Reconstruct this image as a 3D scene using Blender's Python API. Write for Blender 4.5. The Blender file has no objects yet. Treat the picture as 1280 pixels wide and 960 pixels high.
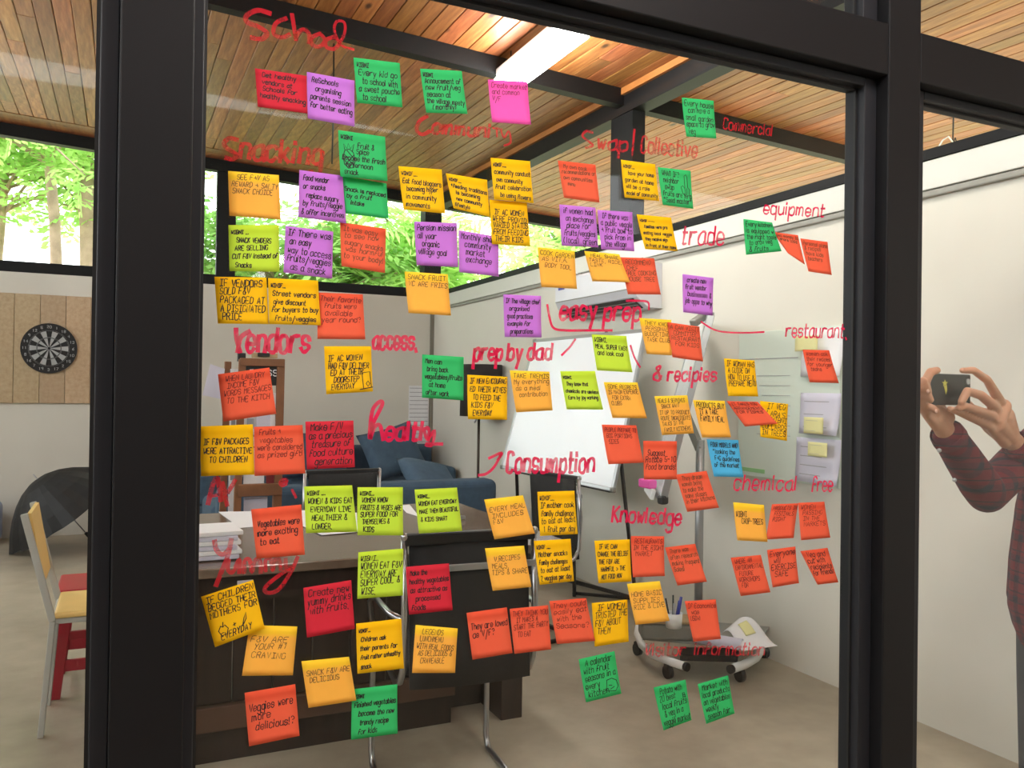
import bpy, bmesh, math, random
from mathutils import Vector, Matrix, Euler
random.seed(7)
SC = bpy.context.scene
COL = SC.collection

# ------------------------------------------------------------------ camera
F_PX = 1040.0
YAW, PITCH, ROLL = math.radians(25.2), math.radians(0.39), math.radians(0.80)
CAM_H = 1.40
cd = bpy.data.cameras.new('camera'); cam = bpy.data.objects.new('camera', cd); COL.objects.link(cam)
cd.sensor_width = 36.0; cd.lens = 36.0 * F_PX / 1280.0; cd.clip_start = 0.05; cd.clip_end = 200
CM = Matrix.Rotation(-YAW, 4, 'Z') @ Matrix.Rotation(math.pi/2 + PITCH, 4, 'X') @ Matrix.Rotation(ROLL, 4, 'Z')
CM = Matrix.Translation((0, 0, CAM_H)) @ CM
cam.matrix_world = CM
SC.camera = cam

# ------------------------------------------------------------------ world, exposure
w = bpy.data.worlds.new('world'); SC.world = w; w.use_nodes = True
bg = w.node_tree.nodes['Background']
bg.inputs[0].default_value = (0.96, 0.98, 1.0, 1); bg.inputs[1].default_value = 3.3
sd = bpy.data.lights.new('sun', 'SUN'); sd.energy = 2.2; sd.angle = 0.35; sd.color = (1.0, 0.95, 0.85)
so = bpy.data.objects.new('sun', sd); COL.objects.link(so); so.rotation_euler = (math.radians(38), 0, math.radians(150))
SC.view_settings.view_transform = 'Standard'; SC.view_settings.look = 'None'
SC.view_settings.gamma = 1.0; SC.view_settings.use_curve_mapping = False
SC.view_settings.exposure = 0.85

# ------------------------------------------------------------------ pixel -> world
def ray(px, py):
    d = Vector(((px-640)/F_PX, -(py-480)/F_PX, -1.0))
    return (CM.to_3x3() @ d)
O = Vector((0, 0, CAM_H))
def PY(px, py, Y): d = ray(px, py); return O + d*(Y/d.y)
def PX(px, py, X): d = ray(px, py); return O + d*(X/d.x)
def PZ(px, py, Z): d = ray(px, py); return O + d*((Z-CAM_H)/d.z)

# ------------------------------------------------------------------ materials
def srgb(c):
    if isinstance(c, str): c = tuple(int(c[i:i+2], 16) for i in (0, 2, 4))
    return tuple(((v/255)/12.92 if v/255 <= .04045 else ((v/255+.055)/1.055)**2.4) for v in c)
class NT:
    def __init__(s, name):
        s.m = bpy.data.materials.new(name); s.m.use_nodes = True
        s.t = s.m.node_tree; s.n = s.t.nodes; s.l = s.t.links; s.n.clear()
        s.out = s.n.new('ShaderNodeOutputMaterial')
    def new(s, t, **kw):
        nd = s.n.new(t)
        for k, v in kw.items():
            if k.startswith('i_'): nd.inputs[k[2:].replace('_', ' ')].default_value = v
            else: setattr(nd, k, v)
        return nd
    def link(s, a, b): s.l.new(a, b)
    def ramp(s, fac, stops, interp='LINEAR'):
        r = s.n.new('ShaderNodeValToRGB'); r.color_ramp.interpolation = interp
        e = r.color_ramp.elements
        while len(e) < len(stops): e.new(0.5)
        for k, (p, c) in enumerate(stops): e[k].position = p; e[k].color = (*c, 1)
        s.link(fac, r.inputs[0]); return r.outputs[0]
    def coords(s, which='Object', scale=(1, 1, 1), rot=(0, 0, 0)):
        tc = s.n.new('ShaderNodeTexCoord'); mp = s.n.new('ShaderNodeMapping')
        mp.inputs['Scale'].default_value = scale; mp.inputs['Rotation'].default_value = rot
        s.link(tc.outputs[which], mp.inputs[0]); return mp.outputs[0]
    def noise(s, vec, scale, detail=4, rough=.55):
        n = s.n.new('ShaderNodeTexNoise'); n.inputs['Scale'].default_value = scale
        n.inputs['Detail'].default_value = detail; n.inputs['Roughness'].default_value = rough
        if vec is not None: s.link(vec, n.inputs['Vector'])
        return n.outputs[0]
    def mix(s, fac, a, b, mode='MIX'):
        m = s.n.new('ShaderNodeMix'); m.data_type = 'RGBA'; m.blend_type = mode
        for sock, v in ((m.inputs[0], fac), (m.inputs[6], a), (m.inputs[7], b)):
            if isinstance(v, (int, float)): sock.default_value = v
            elif isinstance(v, tuple): sock.default_value = (*v, 1)
            else: s.link(v, sock)
        return m.outputs[2]
    def bsdf(s, col, rough=.6, metal=0, bump=None, bs=.2, bd=.01, **kw):
        b = s.n.new('ShaderNodeBsdfPrincipled')
        if isinstance(col, tuple): b.inputs['Base Color'].default_value = (*col, 1)
        else: s.link(col, b.inputs['Base Color'])
        if isinstance(rough, (int, float)): b.inputs['Roughness'].default_value = rough
        else: s.link(rough, b.inputs['Roughness'])
        b.inputs['Metallic'].default_value = metal
        for k, v in kw.items(): b.inputs[k.replace('_', ' ')].default_value = v
        if bump is not None:
            bp = s.n.new('ShaderNodeBump'); bp.inputs['Strength'].default_value = bs; bp.inputs['Distance'].default_value = bd
            s.link(bump, bp.inputs['Height']); s.link(bp.outputs[0], b.inputs['Normal'])
        s.link(b.outputs[0], s.out.inputs[0]); return b
def simple(name, c, rough=.6, metal=0, var=.06, vs=8, bump=.05, **kw):
    t = NT(name); v = t.coords('Object'); n = t.noise(v, vs)
    c = srgb(c); lo = tuple(x*(1-var) for x in c); hi = tuple(min(1, x*(1+var)) for x in c)
    col = t.ramp(n, [(.3, lo), (.7, hi)])
    t.bsdf(col, rough, metal, bump=n if bump else None, bs=bump, bd=.004, **kw); return t.m
def plank_wood(name, dark, mid, light, knots=True, rough=.45):
    t = NT(name)
    v = t.coords('Object', (14, 1.2, 14)); n = t.noise(v, 2.2, 6, .6)
    base = t.ramp(n, [(.25, srgb(dark)), (.5, srgb(mid)), (.78, srgb(light))])
    oi = t.new('ShaderNodeObjectInfo')
    hs = t.new('ShaderNodeHueSaturation'); t.link(base, hs.inputs['Color'])
    mr = t.new('ShaderNodeMapRange'); t.link(oi.outputs['Random'], mr.inputs[0]); mr.inputs[3].default_value = .66; mr.inputs[4].default_value = 1.22
    t.link(mr.outputs[0], hs.inputs['Value'])
    mh = t.new('ShaderNodeMath', operation='MULTIPLY'); t.link(oi.outputs['Random'], mh.inputs[0]); mh.inputs[1].default_value = 7.31
    fr = t.new('ShaderNodeMath', operation='FRACT'); t.link(mh.outputs[0], fr.inputs[0])
    m2 = t.new('ShaderNodeMapRange'); t.link(fr.outputs[0], m2.inputs[0]); m2.inputs[3].default_value = .485; m2.inputs[4].default_value = .512
    t.link(m2.outputs[0], hs.inputs['Hue'])
    col = hs.outputs[0]
    if knots:
        vv = t.coords('Object', (5.0, 2.2, 5.0))
        add = t.new('ShaderNodeVectorMath', operation='ADD'); t.link(vv, add.inputs[0])
        cmb = t.new('ShaderNodeCombineXYZ'); m3 = t.new('ShaderNodeMath', operation='MULTIPLY'); t.link(oi.outputs['Random'], m3.inputs[0]); m3.inputs[1].default_value = 50
        t.link(m3.outputs[0], cmb.inputs[1]); t.link(cmb.outputs[0], add.inputs[1])
        vo = t.new('ShaderNodeTexVoronoi'); vo.inputs['Scale'].default_value = 1.0; t.link(add.outputs[0], vo.inputs['Vector'])
        k = t.ramp(vo.outputs['Distance'], [(.05, (1, 1, 1)), (.12, (0, 0, 0))])
        col = t.mix(k, col, tuple(x*.35 for x in srgb(dark)))
    t.bsdf(col, rough, bump=n, bs=.1, bd=.002); return t.m

M = {}
M['ceil'] = plank_wood('pine_ceiling', (112, 60, 30), (166, 102, 54), (202, 142, 86))
M['deck'] = simple('roof_deck', (70, 42, 24), .8)
M['crossplank'] = plank_wood('reddish_pine', (104, 56, 30), (136, 80, 46), (160, 100, 60))
M['panelwood'] = plank_wood('pale_beech', (186, 156, 120), (204, 176, 140), (216, 190, 156), knots=False, rough=.5)
M['orangetrim'] = simple('varnished_pine_trim', (176, 112, 58), .45, var=.15, vs=5)
M['steel'] = simple('charcoal_painted_steel', (17, 17, 19), .55, var=.08, vs=3, bump=.02, Specular_IOR_Level=.2)
M['alu'] = simple('dark_anodised_frame', (32, 33, 37), .5, var=.05, vs=3, bump=.02, Specular_IOR_Level=.25)
M['seal'] = simple('black_rubber_seal', (12, 12, 13), .6)
def wall_mat():
    t = NT('painted_plaster'); v = t.coords('Object'); n = t.noise(v, .9, 5); n2 = t.noise(v, 40, 3)
    col = t.ramp(n, [(.3, srgb((210, 206, 195))), (.7, srgb((224, 221, 211)))])
    t.bsdf(col, .62, bump=n2, bs=.05, bd=.003); return t.m
M['wall'] = wall_mat()
M['whiteband'] = simple('white_gloss_band', (214, 213, 206), .4, var=.02)
M['greyconduit'] = simple('grey_conduit', (150, 148, 140), .5, var=.04)  # grey for the painted shade below the white band
def floor_mat():
    t = NT('polished_concrete'); v = t.coords('Object')
    n = t.noise(v, .8, 8, .62); n2 = t.noise(v, 6, 6, .6)
    c = t.mix(.35, t.ramp(n, [(.3, srgb((140, 130, 112))), (.55, srgb((170, 160, 141))), (.75, srgb((186, 177, 158)))]),
              t.ramp(n2, [(.3, srgb((134, 124, 106))), (.7, srgb((188, 178, 160)))]))
    r = t.ramp(n, [(.3, (.30,)*3), (.7, (.48,)*3)])
    t.bsdf(c, r, bump=n2, bs=.04, bd=.004); return t.m
M['floor'] = floor_mat()
def ground_mat():
    t = NT('lawn_and_gravel'); v = t.coords('Object'); n = t.noise(v, .5, 6); n2 = t.noise(v, 9, 4)
    c = t.mix(t.ramp(n, [(.45, (0, 0, 0)), (.55, (1, 1, 1))]), srgb((120, 140, 80)), srgb((200, 190, 165)))
    t.bsdf(c, .9, bump=n2, bs=.4, bd=.02); return t.m
M['ground'] = ground_mat()
def glass_mat():
    t = NT('window_glass')
    tr = t.new('ShaderNodeBsdfTransparent'); tr.inputs[0].default_value = (.97, .985, .975, 1)
    gl = t.new('ShaderNodeBsdfGlossy'); gl.inputs['Roughness'].default_value = .02
    lw = t.new('ShaderNodeLayerWeight'); lw.inputs[0].default_value = .5
    pw = t.new('ShaderNodeMath', operation='POWER'); t.link(lw.outputs['Facing'], pw.inputs[0]); pw.inputs[1].default_value = 4.0
    fr = t.new('ShaderNodeMapRange'); t.link(pw.outputs[0], fr.inputs[0]); fr.inputs[3].default_value = .016; fr.inputs[4].default_value = .6
    # faint smears and dust
    v = t.coords('Object', (1.2, 1.2, .35)); n = t.noise(v, 5, 6, .6)
    sm = t.ramp(n, [(.55, (0, 0, 0)), (.85, (.006,)*3)])
    df = t.new('ShaderNodeBsdfDiffuse'); df.inputs[0].default_value = (.8, .85, .9, 1)
    m1 = t.new('ShaderNodeMixShader'); t.link(fr.outputs[0], m1.inputs[0]); t.link(tr.outputs[0], m1.inputs[1]); t.link(gl.outputs[0], m1.inputs[2])
    m2 = t.new('ShaderNodeMixShader'); t.link(sm, m2.inputs[0]); t.link(m1.outputs[0], m2.inputs[1]); t.link(df.outputs[0], m2.inputs[2])
    t.link(m2.outputs[0], t.out.inputs[0]); return t.m
M['glass'] = glass_mat()
def table_mat():
    t = NT('dark_walnut_veneer'); v = t.coords('Object', (1, 9, 1)); n = t.noise(v, 3, 7, .62)
    c = t.ramp(n, [(.3, srgb((82, 66, 56))), (.55, srgb((112, 94, 80))), (.8, srgb((136, 118, 102)))])
    t.bsdf(c, .16, bump=n, bs=.02, bd=.002, Specular_IOR_Level=.9); return t.m
M['tabletop'] = table_mat()
def walnut():
    t = NT('dark_walnut_boards'); v = t.coords('Object', (9, 9, 1)); n = t.noise(v, 3, 6, .6)
    c = t.ramp(n, [(.3, srgb((28, 20, 17))), (.7, srgb((48, 34, 28)))])
    t.bsdf(c, .4, bump=n, bs=.05, bd=.002); return t.m
M['walnut'] = walnut()
M['walnutlit'] = simple('brown_walnut_rail', (78, 54, 40), .45, var=.15, vs=6)  # lighter brown walnut of the bottom rail
M['chrome'] = simple('brushed_steel_tube', (176, 176, 178), .28, 1, var=.04, bump=.01)
M['silver'] = simple('silver_aluminium', (168, 170, 172), .35, .7, var=.04, bump=.01)
M['blackmesh'] = simple('black_mesh_fabric', (22, 21, 22), .75, var=.2, vs=60, bump=.2)
M['blackplastic'] = simple('black_plastic', (20, 20, 22), .45)
M['blackcloth'] = simple('black_nylon', (12, 12, 15), .6, var=.15, vs=6, bump=.1)
M['sofa'] = simple('slate_blue_upholstery', (62, 84, 104), .9, var=.14, vs=18, bump=.3)
M['cushion'] = simple('slate_blue_cushion', (70, 93, 114), .9, var=.12, vs=16, bump=.3)
M['white'] = simple('white_enamel', (226, 228, 228), .35, var=.02, bump=0)
M['acwhite'] = simple('air_conditioner_white', (214, 215, 222), .4, var=.02, bump=0)
M['board'] = simple('whiteboard_surface', (226, 232, 238), .16, var=.01, vs=3, bump=0)
M['glassboard'] = simple('pale_green_glassboard', (214, 226, 216), .15, var=.02, vs=3, bump=0)
M['paper'] = simple('white_paper', (232, 232, 236), .7, var=.02)
M['lilacpaper'] = simple('lilac_white_paper', (205, 204, 222), .7, var=.03)
M['yellowpaper'] = simple('pale_yellow_paper', (226, 222, 160), .7, var=.03)
M['cardboard'] = simple('light_brown_board', (176, 152, 116), .7, var=.08)
M['greymetal'] = simple('grey_sheet_metal', (140, 140, 134), .45, .2, var=.05)
M['rack'] = simple('brown_stained_wood', (128, 84, 54), .55, var=.18, vs=9)
M['signblack'] = simple('black_sign_board', (28, 26, 27), .5)
M['inkgrey'] = simple('grey_print', (150, 152, 158), .7)
M['inkblack'] = simple('black_print', (40, 40, 44), .7)
M['chairgrey'] = simple('light_grey_paint', (176, 176, 170), .4, var=.03)
M['chairyellow'] = simple('yellow_varnished_ply', (232, 196, 120), .45, var=.06, vs=5)
M['stoolred'] = simple('red_painted_wood', (172, 30, 48), .45, var=.08)
M['bluebag'] = simple('pale_blue_plastic', (142, 160, 196), .4, var=.08)
M['pink'] = simple('pink_plastic', (226, 80, 170), .5)
M['redbook'] = simple('dark_red_cover', (120, 30, 34), .6)
M['bluepen'] = simple('blue_pen', (40, 50, 150), .35)
M['greentape'] = simple('green_tape', (150, 205, 140), .6)
M['lampshade'] = simple('charcoal_lampshade', (40, 36, 36), .8, var=.1)
def emis(name, c, s):
    t = NT(name); e = t.new('ShaderNodeEmission'); e.inputs[0].default_value = (*c, 1); e.inputs[1].default_value = s
    t.link(e.outputs[0], t.out.inputs[0]); return t.m
M['tube'] = emis('fluorescent_diffuser', (1.0, .98, .93), 30)
M['tube_near'] = emis('dimmer_diffuser', (1.0, .98, .93), 12)  # emission of the unseen fill batten added near the partition
M['tube_terrace'] = emis('bright_terrace_diffuser', (1.0, .97, .92), 62)  # emission of the unseen fill battens added behind the camera
def leaf_mat(name, c1, c2):
    t = NT(name); v = t.coords('Object'); n = t.noise(v, 3, 3)
    col = t.ramp(n, [(.3, srgb(c1)), (.7, srgb(c2))])
    d = t.new('ShaderNodeBsdfDiffuse'); t.link(col, d.inputs[0]); tl = t.new('ShaderNodeBsdfTranslucent'); t.link(col, tl.inputs[0])
    m = t.new('ShaderNodeMixShader'); m.inputs[0].default_value = .45; t.link(d.outputs[0], m.inputs[1]); t.link(tl.outputs[0], m.inputs[2])
    t.link(m.outputs[0], t.out.inputs[0]); return t.m
M['leaf'] = leaf_mat('fresh_green_leaves', (150, 200, 105), (212, 240, 155))
M['leafd'] = leaf_mat('deep_green_leaves', (115, 160, 90), (178, 215, 130))
M['bark'] = simple('pinkish_bark', (176, 150, 134), .9, var=.2, vs=9, bump=.5)
M['skin'] = simple('skin', (196, 146, 118), .5, var=.07, vs=30, bump=.05, Subsurface_Weight=.08)
M['nail'] = simple('fingernail', (222, 178, 160), .35, var=.02, bump=0)
M['hair'] = simple('dark_brown_hair', (38, 28, 24), .6, var=.2, vs=40, bump=.3)
M['trouser'] = simple('dark_grey_denim', (48, 50, 58), .85, var=.1, vs=40)
M['phone'] = simple('black_phone_case', (16, 17, 19), .32, var=.05, bump=0)
M['sticker'] = simple('yellow_sticker', (196, 190, 86), .5)
def plaid():
    t = NT('red_navy_plaid_flannel')
    tc = t.new('ShaderNodeTexCoord'); sx = t.new('ShaderNodeSeparateXYZ'); t.link(tc.outputs['Object'], sx.inputs[0])
    def band(sock, f, lo, hi, other=None):
        a = t.new('ShaderNodeMath', operation='MULTIPLY'); t.link(sock, a.inputs[0]); a.inputs[1].default_value = f
        b = t.new('ShaderNodeMath', operation='SINE'); t.link(a.outputs[0], b.inputs[0])
        return t.ramp(b.outputs[0], [(lo, (0, 0, 0)), (hi, (1, 1, 1))])
    sm = t.new('ShaderNodeMath', operation='ADD'); t.link(sx.outputs[0], sm.inputs[0]); t.link(sx.outputs[1], sm.inputs[1])
    h = band(sx.outputs[2], 95, .35, .6); v = band(sm.outputs[0], 80, .35, .6)
    thin = band(sx.outputs[2], 190, .93, .97)
    n = t.noise(tc.outputs['Object'], 90, 3)
    c = t.mix(h, srgb((92, 16, 30)), srgb((24, 20, 40)))
    c2 = t.mix(v, srgb((104, 18, 34)), srgb((28, 22, 42)))
    c = t.mix(.5, c, c2)
    c = t.mix(thin, c, srgb((24, 22, 34)))
    t.bsdf(c, .9, bump=n, bs=.3, bd=.002); return t.m
M['plaid'] = plaid()
def note_mat(name, body, strip, strip_w=.2):
    t = NT(name); uv = t.new('ShaderNodeTexCoord'); sx = t.new('ShaderNodeSeparateXYZ'); t.link(uv.outputs['UV'], sx.inputs[0])
    col = t.ramp(sx.outputs[1], [(1-strip_w-.05, srgb(body)), (1-strip_w+.05, srgb(strip))])
    n = t.noise(t.coords('UV', (1, 1, 1)), 3, 3)
    col = t.mix(.06, col, t.ramp(n, [(.3, (.5, .5, .5)), (.7, (1, 1, 1))]), 'MULTIPLY')
    d = t.new('ShaderNodeBsdfDiffuse'); t.link(col, d.inputs[0]); tl = t.new('ShaderNodeBsdfTranslucent'); t.link(col, tl.inputs[0])
    m = t.new('ShaderNodeMixShader'); m.inputs[0].default_value = .38; t.link(d.outputs[0], m.inputs[1]); t.link(tl.outputs[0], m.inputs[2])
    t.link(m.outputs[0], t.out.inputs[0]); return t.m
NOTE = {
 'R': ('crimson', note_mat('crimson_note_paper', (226, 62, 80), (216, 58, 74))),
 'P': ('purple', note_mat('purple_note_paper', (216, 142, 234), (208, 134, 228))),
 'G': ('green', note_mat('green_note_paper', (72, 208, 128), (66, 200, 120))),
 'K': ('hot pink', note_mat('pink_note_paper', (255, 112, 206), (255, 104, 200))),
 'Y': ('mustard yellow', note_mat('mustard_note_paper', (255, 214, 40), (250, 206, 30))),
 'A': ('amber', note_mat('amber_note_paper', (255, 204, 94), (255, 222, 66))),
 'O': ('orange-red', note_mat('orange_note_paper', (246, 120, 88), (236, 104, 74))),
 'L': ('lime', note_mat('lime_note_paper', (214, 242, 84), (206, 234, 72))),
 'B': ('sky blue', note_mat('blue_note_paper', (98, 202, 242), (84, 180, 220))),
}
def marker_mat(name, c, alpha):
    t = NT(name); v = t.coords('Object'); n = t.noise(v, 55, 3)
    a = t.ramp(n, [(.3, (alpha*.72,)*3), (.65, (min(1, alpha*1.1),)*3)])
    d = t.new('ShaderNodeBsdfDiffuse'); d.inputs[0].default_value = (*srgb(c), 1)
    tl = t.new('ShaderNodeBsdfTranslucent'); tl.inputs[0].default_value = (*srgb(c), 1)
    dm = t.new('ShaderNodeMixShader'); dm.inputs[0].default_value = .35; t.link(d.outputs[0], dm.inputs[1]); t.link(tl.outputs[0], dm.inputs[2])
    tr = t.new('ShaderNodeBsdfTransparent'); m = t.new('ShaderNodeMixShader')
    t.link(a, m.inputs[0]); t.link(tr.outputs[0], m.inputs[1]); t.link(dm.outputs[0], m.inputs[2]); t.link(m.outputs[0], t.out.inputs[0]); return t.m
M['marker'] = marker_mat('red_whiteboard_marker', (220, 36, 82), .92)
M['markerlt'] = marker_mat('faded_red_marker', (204, 42, 54), .66)
M['ink'] = simple('black_felt_pen_ink', (26, 20, 26), .7, bump=0)
M['inkthin'] = simple('brownish_pen_ink', (98, 66, 40), .7, bump=0)
M['inkred'] = simple('dark_red_pen_ink', (104, 30, 26), .7, bump=0)

# ------------------------------------------------------------------ mesh building
class MB:
    def __init__(s): s.bm = bmesh.new()
    def box(s, c, size, rot=None, bevel=0, seg=2):
        m = Matrix.Translation(Vector(c)) @ (rot.to_4x4() if rot is not None else Matrix.Identity(4)) @ Matrix.Diagonal((*size, 1))
        r = bmesh.ops.create_cube(s.bm, size=1, matrix=m)
        if bevel:
            es = set(e for v in r['verts'] for e in v.link_edges)
            bmesh.ops.bevel(s.bm, geom=list(es), offset=bevel, segments=seg, profile=.5, affect='EDGES', clamp_overlap=True)
        return s
    def b2(s, lo, hi, bevel=0, seg=2):
        lo = Vector(lo); hi = Vector(hi); return s.box((lo+hi)/2, hi-lo, bevel=bevel, seg=seg)
    def bar(s, p0, p1, wx, wy, bevel=0, up=(0, 0, 1)):
        p0 = Vector(p0); p1 = Vector(p1); z = (p1-p0).normalized(); up = Vector(up)
        if abs(z.dot(up)) > .98: up = Vector((0, 1, 0))
        x = up.cross(z).normalized(); y = z.cross(x)
        return s.box((p0+p1)/2, (wx, wy, (p1-p0).length), Matrix((x, y, z)).transposed(), bevel)
    def tube(s, pts, r, n=10, cap=True, smooth=True):
        pts = [Vector(p) for p in pts]; rs = r if isinstance(r, (list, tuple)) else [r]*len(pts)
        tang = []
        for i in range(len(pts)):
            a = pts[max(0, i-1)]; b = pts[min(len(pts)-1, i+1)]; tang.append((b-a).normalized())
        nrm = tang[0].orthogonal().normalized(); rings = []
        for i, p in enumerate(pts):
            nrm = (nrm - tang[i]*nrm.dot(tang[i])).normalized(); bn = tang[i].cross(nrm)
            rings.append([s.bm.verts.new(p + (nrm*math.cos(2*math.pi*k/n) + bn*math.sin(2*math.pi*k/n))*rs[i]) for k in range(n)])
        for i in range(len(rings)-1):
            for k in range(n):
                f = s.bm.faces.new((rings[i][k], rings[i][(k+1) % n], rings[i+1][(k+1) % n], rings[i+1][k])); f.smooth = smooth
        if cap:
            s.bm.faces.new(list(reversed(rings[0]))); s.bm.faces.new(rings[-1])
        return s
    def cyl(s, p0, p1, r0, r1=None, n=16): return s.tube([p0, p1], [r0, r0 if r1 is None else r1], n)
    def ball(s, c, r, seg=12, rot=None):
        r = r if isinstance(r, (tuple, list)) else (r, r, r)
        m = Matrix.Translation(Vector(c)) @ (rot.to_4x4() if rot is not None else Matrix.Identity(4)) @ Matrix.Diagonal((*r, 1))
        g = bmesh.ops.create_uvsphere(s.bm, u_segments=seg, v_segments=max(6, seg*2//3), radius=1, matrix=m)
        for v in g['verts']:
            for f in v.link_faces: f.smooth = True
        return s
    def grid(s, fn, nu, nv, thick=0, uv=False, smooth=True):
        V = [[s.bm.verts.new(fn(u/nu, v/nv)) for u in range(nu+1)] for v in range(nv+1)]
        lay = s.bm.loops.layers.uv.verify() if uv else None
        for v in range(nv):
            for u in range(nu):
                f = s.bm.faces.new((V[v][u], V[v][u+1], V[v+1][u+1], V[v+1][u])); f.smooth = smooth
                if uv:
                    for lp, (a, b) in zip(f.loops, ((u, v), (u+1, v), (u+1, v+1), (u, v+1))): lp[lay].uv = (a/nu, 1-b/nv)
        return s
    def lathe(s, prof, c=(0, 0, 0), n=24, cap=True):
        c = Vector(c); rings = [[s.bm.verts.new(c+Vector((r*math.cos(2*math.pi*k/n), r*math.sin(2*math.pi*k/n), z))) for k in range(n)] for r, z in prof]
        for i in range(len(rings)-1):
            for k in range(n):
                f = s.bm.faces.new((rings[i][k], rings[i][(k+1) % n], rings[i+1][(k+1) % n], rings[i+1][k])); f.smooth = True
        if cap: s.bm.faces.new(list(reversed(rings[0]))); s.bm.faces.new(rings[-1])
        return s
    def slab(s, poly, d):
        """polygon (list of points) given thickness vector d"""
        poly = [Vector(p) for p in poly]; d = Vector(d)
        a = [s.bm.verts.new(p) for p in poly]; b = [s.bm.verts.new(p+d) for p in poly]
        s.bm.faces.new(a); s.bm.faces.new(list(reversed(b))); n = len(a)
        for i in range(n): s.bm.faces.new((a[i], b[i], b[(i+1) % n], a[(i+1) % n]))
        return s
    def build(s, name, mat, parent=None, normals=True):
        if normals: bmesh.ops.recalc_face_normals(s.bm, faces=s.bm.faces[:])
        me = bpy.data.meshes.new(name); s.bm.to_mesh(me); s.bm.free()
        me.materials.append(mat); o = bpy.data.objects.new(name, me); COL.objects.link(o)
        if parent is not None: o.parent = parent
        return o
def tag(o, label=None, cat=None, group=None, kind=None):
    if label: o['label'] = label
    if cat: o['category'] = cat
    if group: o['group'] = group
    if kind: o['kind'] = kind
    return o
def thing(name, label, cat, loc=(0, 0, 0), rz=0, group=None):
    o = bpy.data.objects.new(name, None); COL.objects.link(o); o.empty_display_size = .1
    o.location = loc; o.rotation_euler = (0, 0, rz); return tag(o, label, cat, group)
def struct(name, label, cat=None, loc=(0, 0, 0)):
    o = bpy.data.objects.new(name, None); COL.objects.link(o); o.empty_display_size = .1; o.location = loc
    return tag(o, label, cat, None, 'structure')
def copy_tree(o, parent=None):
    c = o.copy(); COL.objects.link(c)
    if parent is not None: c.parent = parent
    for ch in [x for x in bpy.data.objects if x.parent == o]: copy_tree(ch, c)
    return c
def arc(c, r, a0, a1, n, ax=0, ay=2):
    out = []
    for k in range(n+1):
        a = a0+(a1-a0)*k/n; p = list(c); p[ax] += r*math.cos(a); p[ay] += r*math.sin(a); out.append(tuple(p))
    return out

# ================================================================== THE SETTING
XW, YB, ZT, GY = 3.12, 8.70, 2.40, 1.389
def zc(x, y): return 3.45 - .05*(x-3.12) + .02*(y-4.78)
o = MB().b2((-40, -30, -.30), (40, 40, -.20)).build('ground', M['ground']); tag(o, 'lawn and gravel ground around the open building', 'ground', kind='structure')
o = MB().b2((-5.2, -3.2, -.2), (3.30, 8.9, 0)).build('floor', M['floor']); tag(o, 'polished grey-brown concrete floor running through the room', 'floor', kind='structure')
o = MB().b2((-5.2, YB, 0), (XW+.16, YB+.16, ZT)).build('wall_back', M['wall']); tag(o, 'off-white back wall with the dartboard and high window above', 'wall', kind='structure')
wl = MB().b2((XW, -2.9, 0), (XW+.16, YB, ZT)).build('wall_right', M['wall']); tag(wl, 'off-white right wall carrying the air conditioner', 'wall', kind='structure')
MB().b2((XW-.028, -2.9, ZT-.125), (XW-.001, YB-.001, ZT-.001), bevel=.004).build('white_band', M['whiteband'], wl)
MB().b2((XW-.022, -2.9, ZT-.155), (XW-.001, YB-.001, ZT-.127), bevel=.006).build('conduit', M['greyconduit'], wl)  # grey strip standing in for the shadow line under the white band
o = MB().b2((-5.2, -2.9, 0), (-5.05, YB, ZT)).build('wall_left', M['wall']); tag(o, 'plain left wall of the room outside the frame', 'wall', kind='structure')
o = MB().b2((-5.2, -3.2, 0), (3.3, -3.05, 3.25)).build('wall_behind', simple('grey_brown_render', (58, 54, 50), .85)); tag(o, 'grey-brown terrace wall behind the photographer', 'wall', kind='structure')  # unseen wall added to keep bright sky out of the glass reflections
# corner trim strip
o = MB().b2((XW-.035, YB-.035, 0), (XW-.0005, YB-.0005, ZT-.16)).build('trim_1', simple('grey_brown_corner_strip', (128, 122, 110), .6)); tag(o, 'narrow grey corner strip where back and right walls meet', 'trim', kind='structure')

# ceiling: deck, planks, beams
ce = struct('ceiling', 'sloping timber ceiling of narrow pine planks on dark steel beams', 'ceiling')
def roofbox(x0, x1, y0, y1, zo, th):
    """slab following the roof plane, underside zo above it"""
    a = [(x0, y0), (x1, y0), (x1, y1), (x0, y1)]
    return [(x, y, zc(x, y)+zo) for x, y in a], (0, 0, th)
mb = MB(); mb.slab(*roofbox(-5.4, 7.2, -3.4, 9.1, .03, .12)); mb.build('roof_deck', M['deck'], ce)
PW = .1055
sx_, sy_ = -.05, .02
xa = Vector((1, 0, sx_)).normalized(); ya = Vector((0, 1, sy_)); ya = (ya - xa*ya.dot(xa)).normalized(); za = xa.cross(ya)
RR = Matrix((xa, ya, za)).transposed()
def plank_mesh(L):
    m = MB(); h = .012; c = .004; W = PW-.0035
    prof = [(-W/2, h*2), (-W/2, c), (-W/2+c, 0), (W/2-c, 0), (W/2, c), (W/2, h*2)]
    a = [m.bm.verts.new((x, 0, z)) for x, z in prof]; b = [m.bm.verts.new((x, L, z)) for x, z in prof]
    n = len(a)
    for i in range(n): m.bm.faces.new((a[i], a[(i+1) % n], b[(i+1) % n], b[i]))
    m.bm.faces.new(a); m.bm.faces.new(list(reversed(b)))
    bmesh.ops.recalc_face_normals(m.bm, faces=m.bm.faces[:])
    me = bpy.data.meshes.new('plank'); m.bm.to_mesh(me); m.bm.free(); me.materials.append(M['ceil']); return me
PL = {L: plank_mesh(L) for L in (1.4, 1.9, 2.4, 2.9, 3.3)}
x = -1.30; k = 0
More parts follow.
